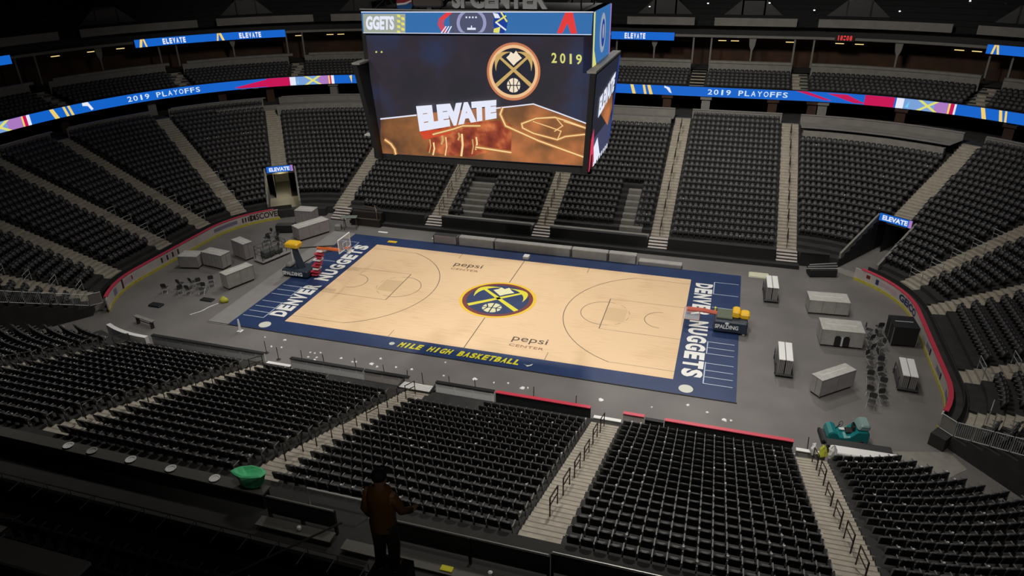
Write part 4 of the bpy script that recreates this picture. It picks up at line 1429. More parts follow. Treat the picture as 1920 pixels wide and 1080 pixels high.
for k, (xa, ya, yb) in enumerate(((806, 262, 286), (813, 268, 290), (829, 254, 270), (836, 258, 291), (860, 250, 262), (866, 252, 292), (886, 262, 288), (893, 258, 280))): pline([(xa, ya), (xa + 1.5, (ya + yb) / 2), (xa - 1, yb)], 2.2 + (k % 3) * .8, 1 if k % 2 else 4, .03)
pline([(812, 252), (850, 242), (868, 236), (900, 236)], 2.5, 1); pline([(893, 276), (958, 286)], 3, 1)
poly([(786, 247), (850, 240), (846, 250), (795, 262)], 6, .035)
# ring and crest
SBuild(g, 'screen_court_picture', [SM['copper'], SM['glow'], SM['white'], SM['drip'], SM['gold'], SM['cream'], led('screen_red', srgb(205, 70, 42)), led('screen_halo', srgb(176, 112, 60))], main)
G = {k: MB() for k in ('navy', 'red', 'gold', 'pick', 'white', 'ball')}
crest(lambda x, y, l: sp(963 + x * 46, 134 - y * 50, .03 + .006 * l), G)
cr = SBuild(G['navy'], 'screen_crest', [SM['dark']], main)
for k, mt in (('red', SM['ringin']), ('gold', SM['ring']), ('pick', SM['gold']), ('white', SM['cream']), ('ball', SM['cream'])):
    for i, p in enumerate(G[k].v): G[k].v[i] = (p[0], p[1], p[2] - OZ)
    o = G[k].build('screen_crest_' + k, [mt], main)
g = MB()
for i, (ch, x0, x1) in enumerate((('2', 1034, 1044), ('0', 1050, 1060), ('1', 1068, 1072), ('9', 1080, 1091))):
    put_text(g, ch, lambda u, v, w: sp(x0 + (x1 - x0) * u, 118 - 19 * v + i, .05), .02, 1)
for x_ in (704, 714): poly([(x_, 96), (x_ + 3, 96), (x_ + 3, 99), (x_, 99)], 1, .05)
vs = 'ELEVATE'
def el(u, v, w):
    x0 = 787 - 7 * v; x1 = 931 + 0 * v
    yb = 247 - 25 * u; yt = 199 - 12 * u
    return sp(x0 + (x1 - x0) * u, yb + (yt - yb) * v, .05 + w)
SBuild(g, 'screen_lettering', [SM['white'], SM['lyel']], main)
g = MB(); put_text(g, vs, el, .09, 0, 0, .25); SBuild(g, 'screen_word', [SM['white']], main)
# upper band
ub = MB(); ub.quad(sp(677, 22, .06), sp(1112, 22, .06), sp(1109, 66, .06), sp(680, 62, .06)); ub.box(-7.85, 7.42, FY - .08, FY - .05, 21.55, 21.64, 1)
band_s = SBuild(ub, 'upper_band_screen', [L['sblue'], M['crate']])
g = MB()
UO = .09
poly([(680, 26), (760, 26), (760, 62), (682, 61)], 0, UO)
put_text(g, 'GGETS', lambda u, v, w: sp(686 + 53 * u, 56 - 26 * v, UO + .02), .05, 1)
for k in range(7): poly([(744 + (k % 2) * 8, 27 + k * 5), (750 + (k % 2) * 8, 28 + k * 5), (751 + (k % 2) * 8, 33 + k * 5), (745 + (k % 2) * 8, 32 + k * 5)], 2, UO + .02)
# red curved team mark
for k in range(3): pline([(838 + k * 4 - 0, 24), (824 + k * 4, 36), (822 + k * 4, 46), (830 + k * 4, 60)], 2.6, 3, UO + .02)
for k in range(3): pline([(828 + k * 6, 61), (836 + k * 5, 50)], 2, 1, UO + .03)
poly([(842, 23), (930, 23), (928, 62), (844, 62)], 4, UO + .01)
n = 24
for (r, mi, o_) in ((28, 5, .02), (22, 4, .03)):
    g.add([sp(884 + r * cos(2 * pi * i / n), max(24, min(61, 43 + r * sin(2 * pi * i / n))), UO + o_) for i in range(n)], [tuple(range(n))], mi)
for k in range(4): poly([(873 + k * 6, 31), (876 + k * 6, 31), (876 + k * 6, 34), (873 + k * 6, 34)], 6, UO + .05)
poly([(876, 52), (892, 52), (892, 56), (876, 56)], 6, UO + .05); poly([(883, 48), (885, 48), (885, 52), (883, 52)], 6, UO + .05)
g.add([sp(938 + 13 * cos(2 * pi * i / n), max(24, min(62, 43 + 22 * sin(2 * pi * i / n))), UO + .03) for i in range(n)], [tuple(range(n))], 7)
pline([(930, 42), (948, 30)], 3, 2, UO + .05); pline([(930, 42), (948, 56)], 3, 6, UO + .05); pline([(940, 24), (950, 40)], 3, 2, UO + .05); poly([(924, 24), (934, 26), (938, 34), (928, 34)], 6, UO + .05); poly([(926, 54), (938, 50), (936, 62), (925, 61)], 2, UO + .05)
poly([(1060, 23), (1074, 23), (1082, 63), (1070, 63), (1064, 44), (1054, 63), (1044, 62)], 3, UO + .02)
pline([(678, 22.5), (1112, 22.5)], 1.6, 1, UO + .03); pline([(682, 61.5), (1108, 65)], 1.2, 1, UO + .03)
SBuild(g, 'band_graphic', [led('screen_grey_lemon', srgb(158, 165, 150)), L['white'], L['lyel'], L['red'], L['slate'], led('screen_pale_violet', srgb(150, 152, 190)), L['white'], L['dblue']], band_s)
# side upper face
XS = 7.46
su = MB(); su.quad((XS, -3, 21.62), (XS, 3, 21.62), (XS, 3, 18.15), (XS, -3, 18.1))
su.box(6.9, XS - .01, -3, 3, 18.1, 21.62, 1)
so = SBuild(su, 'side_band_screen', [L['sblue'], M['black']])
g = MB()
g.add([(XS + .03, .1 + 1.0 * cos(2 * pi * i / 24), 20.1 + 1.2 * sin(2 * pi * i / 24)) for i in range(24)], [tuple(range(24))], 0)
g.add([(XS + .05, .1 + .6 * cos(2 * pi * i / 24), 20.1 + .85 * sin(2 * pi * i / 24)) for i in range(24)], [tuple(range(24))], 3)
g.add([(XS + .06, .1 + .3 * cos(2 * pi * i / 24), 20.2 + .45 * sin(2 * pi * i / 24)) for i in range(24)], [tuple(range(24))], 0)
g.quad((XS + .03, -3, 18.1), (XS + .03, -2.6, 18.1), (XS + .03, -2.6, 21.6), (XS + .03, -3, 21.6), 1)
g.quad((XS + .03, 2.7, 18.1), (XS + .03, 3, 18.1), (XS + .03, 3, 21.6), (XS + .03, 2.7, 21.6), 2)
g.quad((XS + .04, -2.6, 18.15), (XS + .04, -1.6, 18.15), (XS + .04, -2.6, 19.4), (XS + .04, -2.6, 19.0), 1)
SBuild(g, 'side_band_graphic', [led('side_crest_grey', srgb(150, 160, 175)), L['lyel'], L['pink'], L['dblue']], so)
# side main screens
for s in (1, -1):
    T0, T1, B1, B0 = [Vector(v) for v in ((7.95, -4.5, 18.35), (7.95, 4.6, 18.3), (7.45, 4.2, 11.7), (7.45, -3.5, 11.85))]
    if s < 0:
        for v in (T0, T1, B1, B0): v.x = -v.x - .05
    def sf(u, v, off=.0):
        p = (T0 * (1 - u) + T1 * u) * v + (B0 * (1 - u) + B1 * u) * (1 - v)
        return (p.x + s * off, p.y, p.z)
    mb = MB()
    pts = [(0, 0), (1, 0), (1, 1), (0, 1)]
    vs = [sf(u, v, .02) for u, v in pts] + [sf(u, v, -.3) for u, v in pts]
    mb.add(vs, [(0, 1, 2, 3), (7, 6, 5, 4), (0, 4, 5, 1), (1, 5, 6, 2), (3, 7, 4, 0)], 0)
    capv = [sf(u, 1, o_) for u, o_ in ((0, .06), (1, .06), (1, -.5), (0, -.5))]
    mb.add([(p[0], p[1], p[2] + k) for k in (0, .12) for p in capv], [(0, 1, 2, 3), (7, 6, 5, 4), (0, 4, 5, 1), (1, 5, 6, 2), (2, 6, 7, 3), (3, 7, 4, 0)], 1)
    so = SBuild(mb, 'side_screen', [M['black'], M['ledge']])
    g = MB()
    g.quad(sf(.04, .02, .05), sf(.98, .02, .05), sf(.98, .98, .05), sf(.04, .98, .05), 0)
    if s > 0:
        g.quad(sf(.04, .05, .07), sf(.98, .05, .07), sf(.9, .36, .07), sf(.04, .33, .07), 1)
        g.add([sf(u, v, .08) for u, v in ((.02, .02), (.25, .02), (.16, .22), (.1, .45), (.02, .35))], [(0, 1, 2, 3, 4)], 4)
        g.add([sf(u, v, .08) for u, v in ((.25, .02), (.5, .06), (.3, .3), (.16, .24))], [(0, 1, 2, 3)], 2)
        g.add([sf(u, v, .09) for u, v in ((.3, .55), (.75, .3), (.9, .45), (.8, .62), (.4, .6))], [(0, 1, 2, 3, 4)], 3)
        put_text(g, 'ELEVATE', lambda u, v, w: sf(.22 + .62 * u, .52 + .12 * u + .2 * v, .1), .07, 2)
        for k in range(8): g.quad(sf(.2 + k * .09, .02, .1), sf(.25 + k * .09, .02, .1), sf(.25 + k * .09, .07, .1), sf(.2 + k * .09, .07, .1), 2)
        g.quad(sf(.93, .1, .08), sf(.98, .1, .08), sf(.98, .98, .08), sf(.93, .98, .08), 5)
    for i, p in enumerate(g.v): g.v[i] = (p[0], p[1], p[2] - OZ)
    g.build('side_screen_picture', [SM['dark'], led('side_blue', srgb(62, 66, 96)), L['white'], SM['copper'], led('side_crimson', srgb(210, 60, 90)), L['dblue']], so)
    if s < 0:
        mb = MB(); mb.box(-8.3, -7.7, -3.4, -2.9, 13.4, 13.5); SBuild(mb, 'bracket', [M['crate']])
# arena sign on top
g = MB()
def letter(txt, xa, xb):
    A = ray_y(xa, 18, -2.6); B = ray_y(xb, 18, -2.6)
    put_text(g, txt, lambda u, v, w: (A.x + (B.x - A.x) * u, -2.6 - w, 21.70 + 1.15 * v), .05, 0, 0, .2)
letter('PEP', 790, 842); letter('SI', 850, 873); letter('CENTER', 884, 1027)
so = SBuild(g, 'sign_lettering', [mat('sign_grey_letters', (.80, .77, .74), .5)])
g = MB(); c = ray_y(760, 6, -2.6)
for lo, hi, mi in ((0, pi, 0), (pi, 2 * pi, 1)):
    g.prism([(c.x + .55 * cos(lo + (hi - lo) * k / 14), c.z + .55 * sin(lo + (hi - lo) * k / 14) * 1.1) for k in range(15)], 0, .15, mi, lambda x, z, w: (x, -2.6 - w, z))
g.prism([(c.x - .5, c.z - .12), (c.x + .1, c.z - .06), (c.x + .53, c.z + .12), (c.x + .5, c.z + .2), (c.x, c.z + .04), (c.x - .52, c.z)], .15, .18, 2, lambda x, z, w: (x, -2.6 - w, z))
SBuild(g, 'round_sign_emblem', [mat('emblem_red', (.35, .03, .05), .5), mat('emblem_blue', (.02, .12, .35), .5), M['paper']])
mb = MB(); mb.bbox(-4.15, -2.1, -3.0, -2.2, 21.75, 22.9, .1); mb.box(-3.2, -2.9, -2.9, -2.6, 21.6, 21.8); SBuild(mb, 'grey_speaker_box', [mat('taupe_box', (.13, .10, .09), .7)])
mb = MB()
for x in (-7, -5.5, -4, -2.5): mb.tube([(x, -2.5, 21.6), (x + .7, -2.0, 22.3), (x + 1.4, -2.5, 21.7)], .04, 4)
SBuild(mb, 'truss', [M['dgrey']])

# ------------------------------------------------------------------ carts and crates on the event floor
def crate(x, y, rz, w, d, h, label, m='crate', top='crate_top', grp=None, seam=3, doors=False, cat='crate', name='wheeled_crate', lid=True):
    rt = empty(name, (x, y, 0), rz, label, cat, grp)
    mb = MB(); mb.bbox(-w / 2, w / 2, -d / 2, d / 2, .14, h, .03)
    body = mb.build('body', [M[m]], rt)
    mb = MB()
    for i in range(1, seam):
        xx = -w / 2 + w * i / seam
        mb.box(xx - .012, xx + .012, -d / 2 - .012, d / 2 + .012, .16, h - .02)
    for sx in (-1, 1):
        mb.box(sx * w / 2 - .02, sx * w / 2 + .02, -d / 2 - .01, -d / 2 + .03, .14, h)
        mb.box(sx * (w / 2 + .005) - .008, sx * (w / 2 + .005) + .008, -.02, .02, .2, h - .04)
    if mb.v: mb.build('seam_strip', [M['deckgrey']], body)
    if lid:
        mb = MB(); mb.bbox(-w / 2 - .02, w / 2 + .02, -d / 2 - .02, d / 2 + .02, h, h + .05, .015); ld = mb.build('lid', [M[top]], rt)
        mb = MB(); mb.box(-w * .36, w * .36, -.02, .02, h + .05, h + .07); mb.build('lid_bar', [M['white']], ld)
    for sx in (-1, 1):
        for sy in (-1, 1):
            MB().lathe([(.06, -.025), (.07, 0), (.06, .025)], 8, (sx * (w / 2 - .12), sy * (d / 2 - .12), .07), 0, Matrix.Rotation(pi / 2, 4, 'X')).build('caster', [M['black']], rt)
    if doors:
        for k in (-1, 1):
            mb = MB(); cx_ = .18 * w * 0 + k * .28
            mb.prism([(cx_ - .2, .16), (cx_ + .2, .16), (cx_ + .2, h * .62), (cx_ + .1, h * .72), (cx_ - .1, h * .72), (cx_ - .2, h * .62)], 0, .02, 0, lambda a, b_, c: (a, -d / 2 - .01 - c, b_))
            mb.build('dark_opening', [M['black']], rt)  # black plate on the face stands in for the shade inside an opening
        mb = MB(); mb.box(-.03, .03, -d / 2 - .04, -d / 2 - .02, .16, h * .66); mb.build('pale_divider', [M['white']], rt)
    return rt
crate(24.45, 4.85, .08, 2.8, 1.5, 1.15, 'wide grey lidded crate behind the crate with dark openings', 'crate')
crate(24.9, .25, .06, 2.7, 1.7, 1.3, 'grey crate with two dark arched openings and white divider', 'crate', doors=True)
crate(23.85, -6.1, radians(41.5), 2.76, .85, 1.3, 'long grey crate standing askew between white cart and clutter row', 'crate', seam=2)
crate(-21.75, -2.95, radians(68.6), 2.5, .95, 1.35, 'pale grey crate at an angle, closest to the court apron edge', 'crate', seam=2)
crate(-25.8, -.35, radians(-8), 2.3, 1.1, 1.35, 'grey crate with vertical seams by the pink board adverts', 'crate', seam=6)
crate(-24.7, 1.9, radians(-22), 1.9, .9, 1.6, 'tall grey crate between seamed crate and metal cage cart', 'crate2', seam=2)
crate(-27.95, -.95, radians(12), 1.7, 1.3, 1.15, 'greenish-grey sloped crate touching the yellow kick strip', 'crate', seam=1)
crate(-21.55, 8.15, radians(62), 3.3, 1.25, 1.3, 'pinkish-grey long crate near the lit tunnel mouth', 'crate2', seam=3)
crate(-23.7, 10.95, radians(5), 1.9, 1.3, 1.5, 'pinkish-grey square crate right beside the lit tunnel mouth', 'crate2', seam=5)
crate(28.95, 1.5, radians(5), 1.6, 1.7, 1.5, 'nearly black square crate beside the curved rink boards', 'black', 'black', seam=1)

def board_cart(x, y, rz, label, h=1.25, L_=2.6, w=1.1):
    rt = empty('board_cart', (x, y, 0), rz, label, 'cart', 'board carts on the grey floor')
    MB().bbox(-w / 2, w / 2, -L_ / 2, L_ / 2, .14, .26, .03).build('deck', [M['dgrey']], rt)
    for k, (a, c) in enumerate(((-.42, -.04), (.02, .42))):
        mb = MB()
        n = 4
        for i in range(n):
            xa = a + (c - a) * i / n
            mb.box(xa, xa + (c - a) / n - .025, -L_ / 2 + .12, L_ / 2 - .15, .26, h - (.05 if i % 2 else 0))
        mb.build('upright_board_stack', [M['deckgrey']], rt)
        MB().bbox(a - .02, c, -L_ / 2 + .1, L_ / 2 - .1, h + .01, h + .09, .02).build('white_top_board', [M['white']], rt)
    for sx in (-1, 1):
        for sy in (-1, 1):
            MB().lathe([(.06, -.025), (.07, 0), (.06, .025)], 8, (sx * (w / 2 - .1), sy * (L_ / 2 - .15), .07), 0, Matrix.Rotation(pi / 2, 4, 'X')).build('caster', [M['black']], rt)
    MB().tube([(-w / 2 - .03, -L_ / 2 + .1, .2), (-w / 2 - .03, -L_ / 2 + .1, 1.0), (-w / 2 - .03, L_ / 2 - .5, 1.0), (-w / 2 - .03, L_ / 2 - .5, .2)], .03, 5).build('push_handle', [M['dgrey']], rt)
board_cart(20.5, 6.2, .03, 'cart of upright boards with white tops behind the folded-down hoop', L_=2.4)
board_cart(21.1, -4.3, .0, 'cart of upright boards with white tops beside the askew crate', L_=2.5)
board_cart(28.4, -4.0, -.05, 'cart with a pale ribbed top near the curved boards', h=1.1, L_=2.4, w=1.2)
mb = MB(); mb.bbox(-.8, .8, -.5, .45, 0, .06, .02); mb.bbox(-.75, .78, -.45, .4, .06, .12, .02)
tag(mb.build('foam_mat', [mat('cream_foam_mat', (.62, .62, .46), .7)], loc=(19.65, 9.95, 0)), 'pale cream foam mat lying flat behind the white-topped cart', 'mat')
# pipe rack
rt = empty('pipe_rack', (24.6, 11.4, 0), .25, 'dark pile of rails with pale pipes on top by the far front wall', 'rack')
mb = MB(); mb.bbox(-1.1, 1.1, -.5, .5, .1, .7, .05); mb.build('rack_body', [M['black']], rt)
for k in range(5): MB().tube([(-1.4 + .1 * k, -.3 + k * .13, .74 + .03 * k), (1.2, -.35 + k * .16, .78 + .05 * k)], .035, 6).build('pipe', [M['railgrey'] if k % 2 == 0 else M['dgrey']], rt)

# metal cage cart at the crate end
rt = empty('cage_cart', (-22.25, 2.5, 0), radians(72), 'dark metal cage cart on a flat deck beside the tall crate', 'cart')
MB().bbox(-1.5, 1.6, -.75, .6, .12, .24, .03).build('deck', [M['deckgrey']], rt)
mb = MB()
for x in (-1.3, -.4, .5, 1.3):
    for y in (-.5, .5): mb.tube([(x, y, .24), (x, y, 1.45)], .03, 5)
for z in (.7, 1.1, 1.45):
    for y in (-.5, .5): mb.tube([(-1.3, y, z), (1.3, y, z)], .022, 4)
    for x in (-1.3, 1.3): mb.tube([(x, -.5, z), (x, .5, z)], .022, 4)
mb.build('cage_frame', [M['dgrey']], rt)
mb = MB(); mb.bbox(-.9, .2, -.4, .4, .24, .9, .12); mb.bbox(.3, 1.1, -.35, .35, .24, .7, .1); mb.build('wrapped_load', [mat('dark_wrapped_load', (.07, .075, .07), .6, bump=.4, nscale=4)], rt)

# folding chairs and trolleys making the clutter rows
def chair_proto():
    e = empty('folding_chair')
    k = []
    mb = MB(); mb.bbox(-.21, .21, -.2, .22, .42, .46, .03); k.append(mb.build('seat', [M['dgrey']], e))
    mb = MB(); f = [(-.2, .56), (-.22, .82), (-.14, .9), (.14, .9), (.22, .82), (.2, .56)]
    mb.prism(f, 0, .03, 0, lambda a, b_, c: (a, -.24 - .12 * (b_ - .5) + c, b_)); k.append(mb.build('backrest', [M['dgrey']], e))
    for s in (-1, 1):
        k.append(MB().tube([(s * .22, -.3, .9), (s * .22, -.2, .45), (s * .22, .25, 0)], .014, 5).build('front_leg', [M['railgrey']], e))
        k.append(MB().tube([(s * .2, .1, .44), (s * .2, -.3, 0)], .014, 5).build('rear_leg', [M['railgrey']], e))
    return e, k
ce, ck = chair_proto(); firstc = True
cl = []
random.seed(11)
for i in range(16):
    t = i / 15
    cl.append((26.3 + 1.1 * t + (.33 if i % 2 else -.33), -7.4 + 9.9 * t, random.uniform(0, 6.3), i))
for i, (x, y, rz, n) in enumerate(cl):
    if firstc: r = ce; r.location = (x, y, 0); r.rotation_euler = (0, 0, rz); firstc = False
    else: r = copy_tree(ce, ck, (x, y, 0), rz)
    tag(r, '%s dark folding chair up the clutter line, counted from the teal sweeper' % ORD[n], 'chair', 'folding chairs in the clutter line')
cl2 = [(-25.9, -4.9), (-25.1, -4.4), (-24.3, -4.6), (-23.6, -4.0), (-25.3, -5.8), (-24.5, -5.6), (-23.5, -5.3), (-26.6, -5.9)]
for n, (x, y) in enumerate(cl2):
    r = copy_tree(ce, ck, (x, y, 0), random.uniform(0, 6.3))
    tag(r, '%s dark folding chair in the jumble behind the angled pale crate' % ORD[n], 'chair', 'folding chairs jumbled by the crates')
for n, (x, y) in enumerate(((-24.9, 5.6), (-24.1, 6.0), (-23.4, 5.4), (-24.3, 4.9), (-25.2, 6.6))):
    r = copy_tree(ce, ck, (x, y, 0), random.uniform(0, 6.3))
    tag(r, '%s dark folding chair between the cage cart and lit tunnel' % ORD[n], 'chair', 'folding chairs near the lit tunnel')
rt = empty('equipment_case', (-24.6, 8.3, 0), .3, 'low dark flight case near the lit tunnel and chairs', 'case')
MB().bbox(-.8, .8, -.4, .4, .08, .8, .04).build('case_body', [M['black']], rt); MB().box(-.82, .82, -.42, .42, .5, .54).build('metal_band', [M['dgrey']], rt)

# scaffold frames next to far front wall
rt = empty('stacked_trestle', (-18.7, 10.7, 0), .3, 'greenish folded trestle frame with pale sheet behind the raised hoop', 'trestle')
mb = MB()
for s in (-.6, .6): mb.tube([(s, -.5, 0), (s, 0, 1.2), (s, .5, 0)], .04, 5)
mb.tube([(-.6, 0, 1.2), (.6, 0, 1.2)], .04, 5); mb.build('frame', [M['dgrey']], rt)
MB().bbox(-.9, .7, -.35, .35, 1.2, 1.28, .03).build('top_sheet', [mat('greenish_grey_sheet', (.16, .19, .16), .6)], rt)
MB().bbox(-1.5, -.9, -.5, .1, 0, .5, .05).build('pale_box', [M['deckgrey']], rt)
rt = empty('camera_riser', (-16.9, 12.0, 0), 0, 'dark wooden riser with looped pipe frame by the far front wall', 'riser')
mb = MB(); mb.box(-2.3, .9, -.35, .55, 0, .75); mb.box(-2.3, .9, .05, .55, .75, 1.35); mb.build('riser_body', [mat('dark_brown_board', (.02, .014, .010), .8)], rt)
mb = MB(); mb.tube([(.6, -.3, 0), (.6, -.3, 1.6), (.2, .2, 2.1), (.6, .5, 1.6)], .045, 6); mb.tube([(-2.2, -.36, .8), (.6, -.36, .8)], .035, 5); mb.tube([(-1.2, .5, 1.8), (.3, .3, 1.8), (.6, -.3, 1.2)], .04, 5)
mb.build('pipe_frame', [mat('tan_pipe', (.14, .11, .08), .5)], rt)

# yellow sack, cable, flat boards
mb = MB(); mb.lathe([(.28, 0), (.36, .12), (.3, .3), (.12, .42), (.05, .5)], 10)
for i, p in enumerate(mb.v): mb.v[i] = (p[0] * 1.1 + random.uniform(-.04, .04), p[1] * .8 + random.uniform(-.04, .04), p[2])
tag(mb.build('yellow_sack', [mat('lime_yellow_sack', (.5, .5, .05), .6)], smooth=True, loc=(-20.85, -6.1, 0)), 'lime yellow sack lying at the grey apron corner', 'sack')
mb = MB(); mb.tube([(-21.1, -6.5, .03), (-21.4, -7.2, .03), (-21.5, -7.9, .03), (-21.8, -8.4, .03), (-22.0, -8.7, .03)], .035, 6)
tag(mb.build('white_cable', [M['paper']]), 'white cable trailing on the floor from the yellow sack', 'cable')
mb = MB(); mb.bbox(-.5, .6, -.25, .25, 0, .1, .03); tag(mb.build('black_case', [M['black']], loc=(-22.4, -6.2, 0)), 'small flat black case on the floor by the white cable', 'case')
mb = MB(); mb.bbox(-.6, .5, -.3, .3, 0, .15, .05); tag(mb.build('black_bag', [M['black']], loc=(-25.6, -8.1, 0)), 'lone black bag on the floor near the darker boards end', 'bag')
rt = empty('floor_bench', (-24.1, -11.0, 0), -.2, 'pale plank bench on the floor near the darkest board corner', 'bench')
MB().bbox(-1.0, 1.1, -.16, .16, .6, .68, .02).build('plank', [M['ledge']], rt)
mb = MB(); mb.box(-.8, -.7, -.12, .12, 0, .6); mb.box(.8, .9, -.12, .12, 0, .6); mb.box(-.7, .8, -.02, .02, .3, .36); mb.build('trestle_legs', [M['dgrey']], rt)
mb = MB(); mb.lathe([(.12, 0), (.10, .2), (.07, .75), (.05, .95), (.03, 1.0)], 10); mb.box(-.18, .18, -.18, .18, 0, .04)
tag(mb.build('white_bollard', [M['paper']], loc=(-16.7, -9.75, 0)), 'slim white marker cone standing off the court corner', 'cone')
mb = MB(); mb.bbox(-.45, .45, -.2, .2, 0, .04, .01); tag(mb.build('yellow_board_scrap', [M['yellow']], loc=(-13.2, 8.55, .045)), 'small yellow strip lying on the far apron corner', 'strip')
mb = MB(); mb.bbox(-.5, .5, -.12, .12, 0, .05, .01); tag(mb.build('white_strip', [M['paper']], loc=(-15.2, 10.6, 0)), 'white strip on the floor beyond the far apron corner', 'strip')

# teal ride-on sweeper
rt = empty('floor_sweeper', (24.15, -11.1, 0), .12, 'teal ride-on floor sweeper parked by the near corner boards', 'floor sweeper')
side = [(-1.05, .18), (-1.1, .45), (-1.02, .72), (-.82, .82), (-.62, .74), (-.5, .52), (-.2, .50), (.12, .58), (.32, .78), (.5, .98), (1.0, 1.0), (1.08, .85), (1.08, .3), (1.0, .18)]
mb = MB()
nS = 6
prof = [(-.52, .9), (-.48, 1.0), (-.25, 1.0), (.25, 1.0), (.48, 1.0), (.52, .9)]
for k, (yy, sc) in enumerate(prof):
    for (x, z) in side: mb.v.append((x * (sc if abs(yy) > .5 else 1), yy, .18 + (z - .18) * (sc if abs(yy) > .5 else 1)))
n = len(side)
for k in range(nS - 1):
    for i in range(n):
        j = (i + 1) % n
        mb.f.append((k * n + i, k * n + j, (k + 1) * n + j, (k + 1) * n + i)); mb.mi.append(0)
mb.f.append(tuple(range(n - 1, -1, -1))); mb.mi.append(0); mb.f.append(tuple(range((nS - 1) * n, nS * n))); mb.mi.append(0)
mb.build('body', [M['teal']], rt)
mb = MB(); mb.bbox(.42, 1.06, -.46, .46, 1.0, 1.38, .08)
for i, p in enumerate(mb.v):
    if p[2] > 1.2 and p[0] < .7: mb.v[i] = (p[0] + .12, p[1], p[2])
mb.build('rear_hood', [mat('pale_teal_hood', (.20, .30, .28), .4)], rt)
mb = MB(); mb.bbox(-.08, .36, -.24, .24, .62, .74, .04); mb.bbox(.26, .38, -.24, .24, .7, 1.12, .05); mb.build('seat', [M['black']], rt)
mb = MB(); mb.tube([(-.62, 0, .7), (-.38, 0, 1.05)], .03, 6); mb.tube([(-.38 + .16 * sin(a) * .5, .18 * cos(a), 1.05 + .16 * sin(a)) for a in [k * pi / 6 for k in range(13)]], .018, 5); mb.build('steering_wheel', [M['dgrey']], rt)
mb = MB(); mb.bbox(-1.25, 1.1, -.56, .56, .08, .24, .04); mb.build('grey_skirt', [M['dgrey']], rt)
mb = MB(); mb.bbox(-1.35, -1.2, -.6, .6, .02, .3, .04); mb.build('squeegee', [M['black']], rt)
for (x, y, r) in ((-.7, -.0, .17), (.7, -.5, .2), (.7, .5, .2)):
    MB().lathe([(r * .9, -.06), (r, -.03), (r, .03), (r * .9, .06)], 14, (x, y, r), 0, Matrix.Rotation(pi / 2, 4, 'X')).build('wheel', [M['black']], rt)
mb = MB(); mb.bbox(-.35, .05, .1, .3, .56, .62, .02); mb.build('white_tray', [M['white']], rt)

# covered tables / tarps by the near corner
rt = empty('covered_table', (24.6, -12.35, 0), .03, 'dark table with grey end flap between sweeper and pale bench', 'table')
MB().bbox(-1.6, 1.7, -.28, .3, .55, .66, .03).build('table_top', [M['dgrey']], rt)
mb = MB(); mb.box(1.2, 1.68, -.26, .26, 0, .55); mb.box(-1.5, -1.4, -.2, .2, 0, .55); mb.build('end_flap', [M['black']], rt)
mb = MB(); mb.add([(-1.4, .4, .012), (1.6, 1.2, .012), (2.2, -.1, .012), (1.0, -1.2, .012), (-.6, -.9, .012)], [(4, 3, 2, 1, 0)])
mb.add([(-1.4, .4, .0), (1.6, 1.2, .0), (2.2, -.1, .0), (1.0, -1.2, .0), (-.6, -.9, .0)], [(0, 1, 2, 3, 4)])
o = mb.build('floor_ramp_patch', [M['ledge']], loc=(27.9, -11.9, 0)); o['kind'] = 'structure'
# yellow bag between two white bags at the foot of the sweeper-side stairs
for (nm, x, y, mt, lb, r) in (('yellow_bag', 22.65, -13.9, mat('acid_yellow_bag', (.55, .58, .06), .5), 'yellow crumpled bag at the top of the sweeper-side stairs foot', .22),
                              ('white_bag', 22.2, -13.85, M['paper'], 'white crumpled bag on the stairs side of the yellow bag', .18), ('white_bag', 23.15, -13.75, M['paper'], 'white crumpled bag on the bench side of the yellow bag', .2)):
    mb = MB(); mb.lathe([(r * .8, 0), (r, .15), (r * .9, .4), (r * .4, .62), (r * .15, .7)], 9)
    for i, p in enumerate(mb.v): mb.v[i] = (p[0] + random.uniform(-.05, .05), p[1] + random.uniform(-.05, .05), p[2])
    tag(mb.build(nm, [mt], loc=(x, y, tread(0) - .05)), lb, 'bag')

# ------------------------------------------------------------------ black stanchions along the near boards
for n, (x, y) in enumerate(((-13.0, -11.9), (-11.7, -12.4), (-9.9, -12.3), (-8.2, -12.3), (-5.9, -12.2), (-3.7, -12.4), (-2.0, -12.6), (-.9, -12.6), (.9, -12.5), (2.6, -12.4), (6.3, -12.2), (9.0, -12.4), (22.1, -12.7))):
    rt = empty('floor_stanchion', (x, y, 0), random.uniform(0, 3), '%s thin black stanchion along the near boards, counted from the dark tunnel' % ORD[n], 'stanchion', 'stanchions along the near boards')
    MB().lathe([(.16, 0), (.16, .02), (.04, .05)], 10).build('base', [M['black']], rt)
    MB().tube([(0, 0, .04), (.05, .03, .95)], .025, 6).build('post', [M['black']], rt)

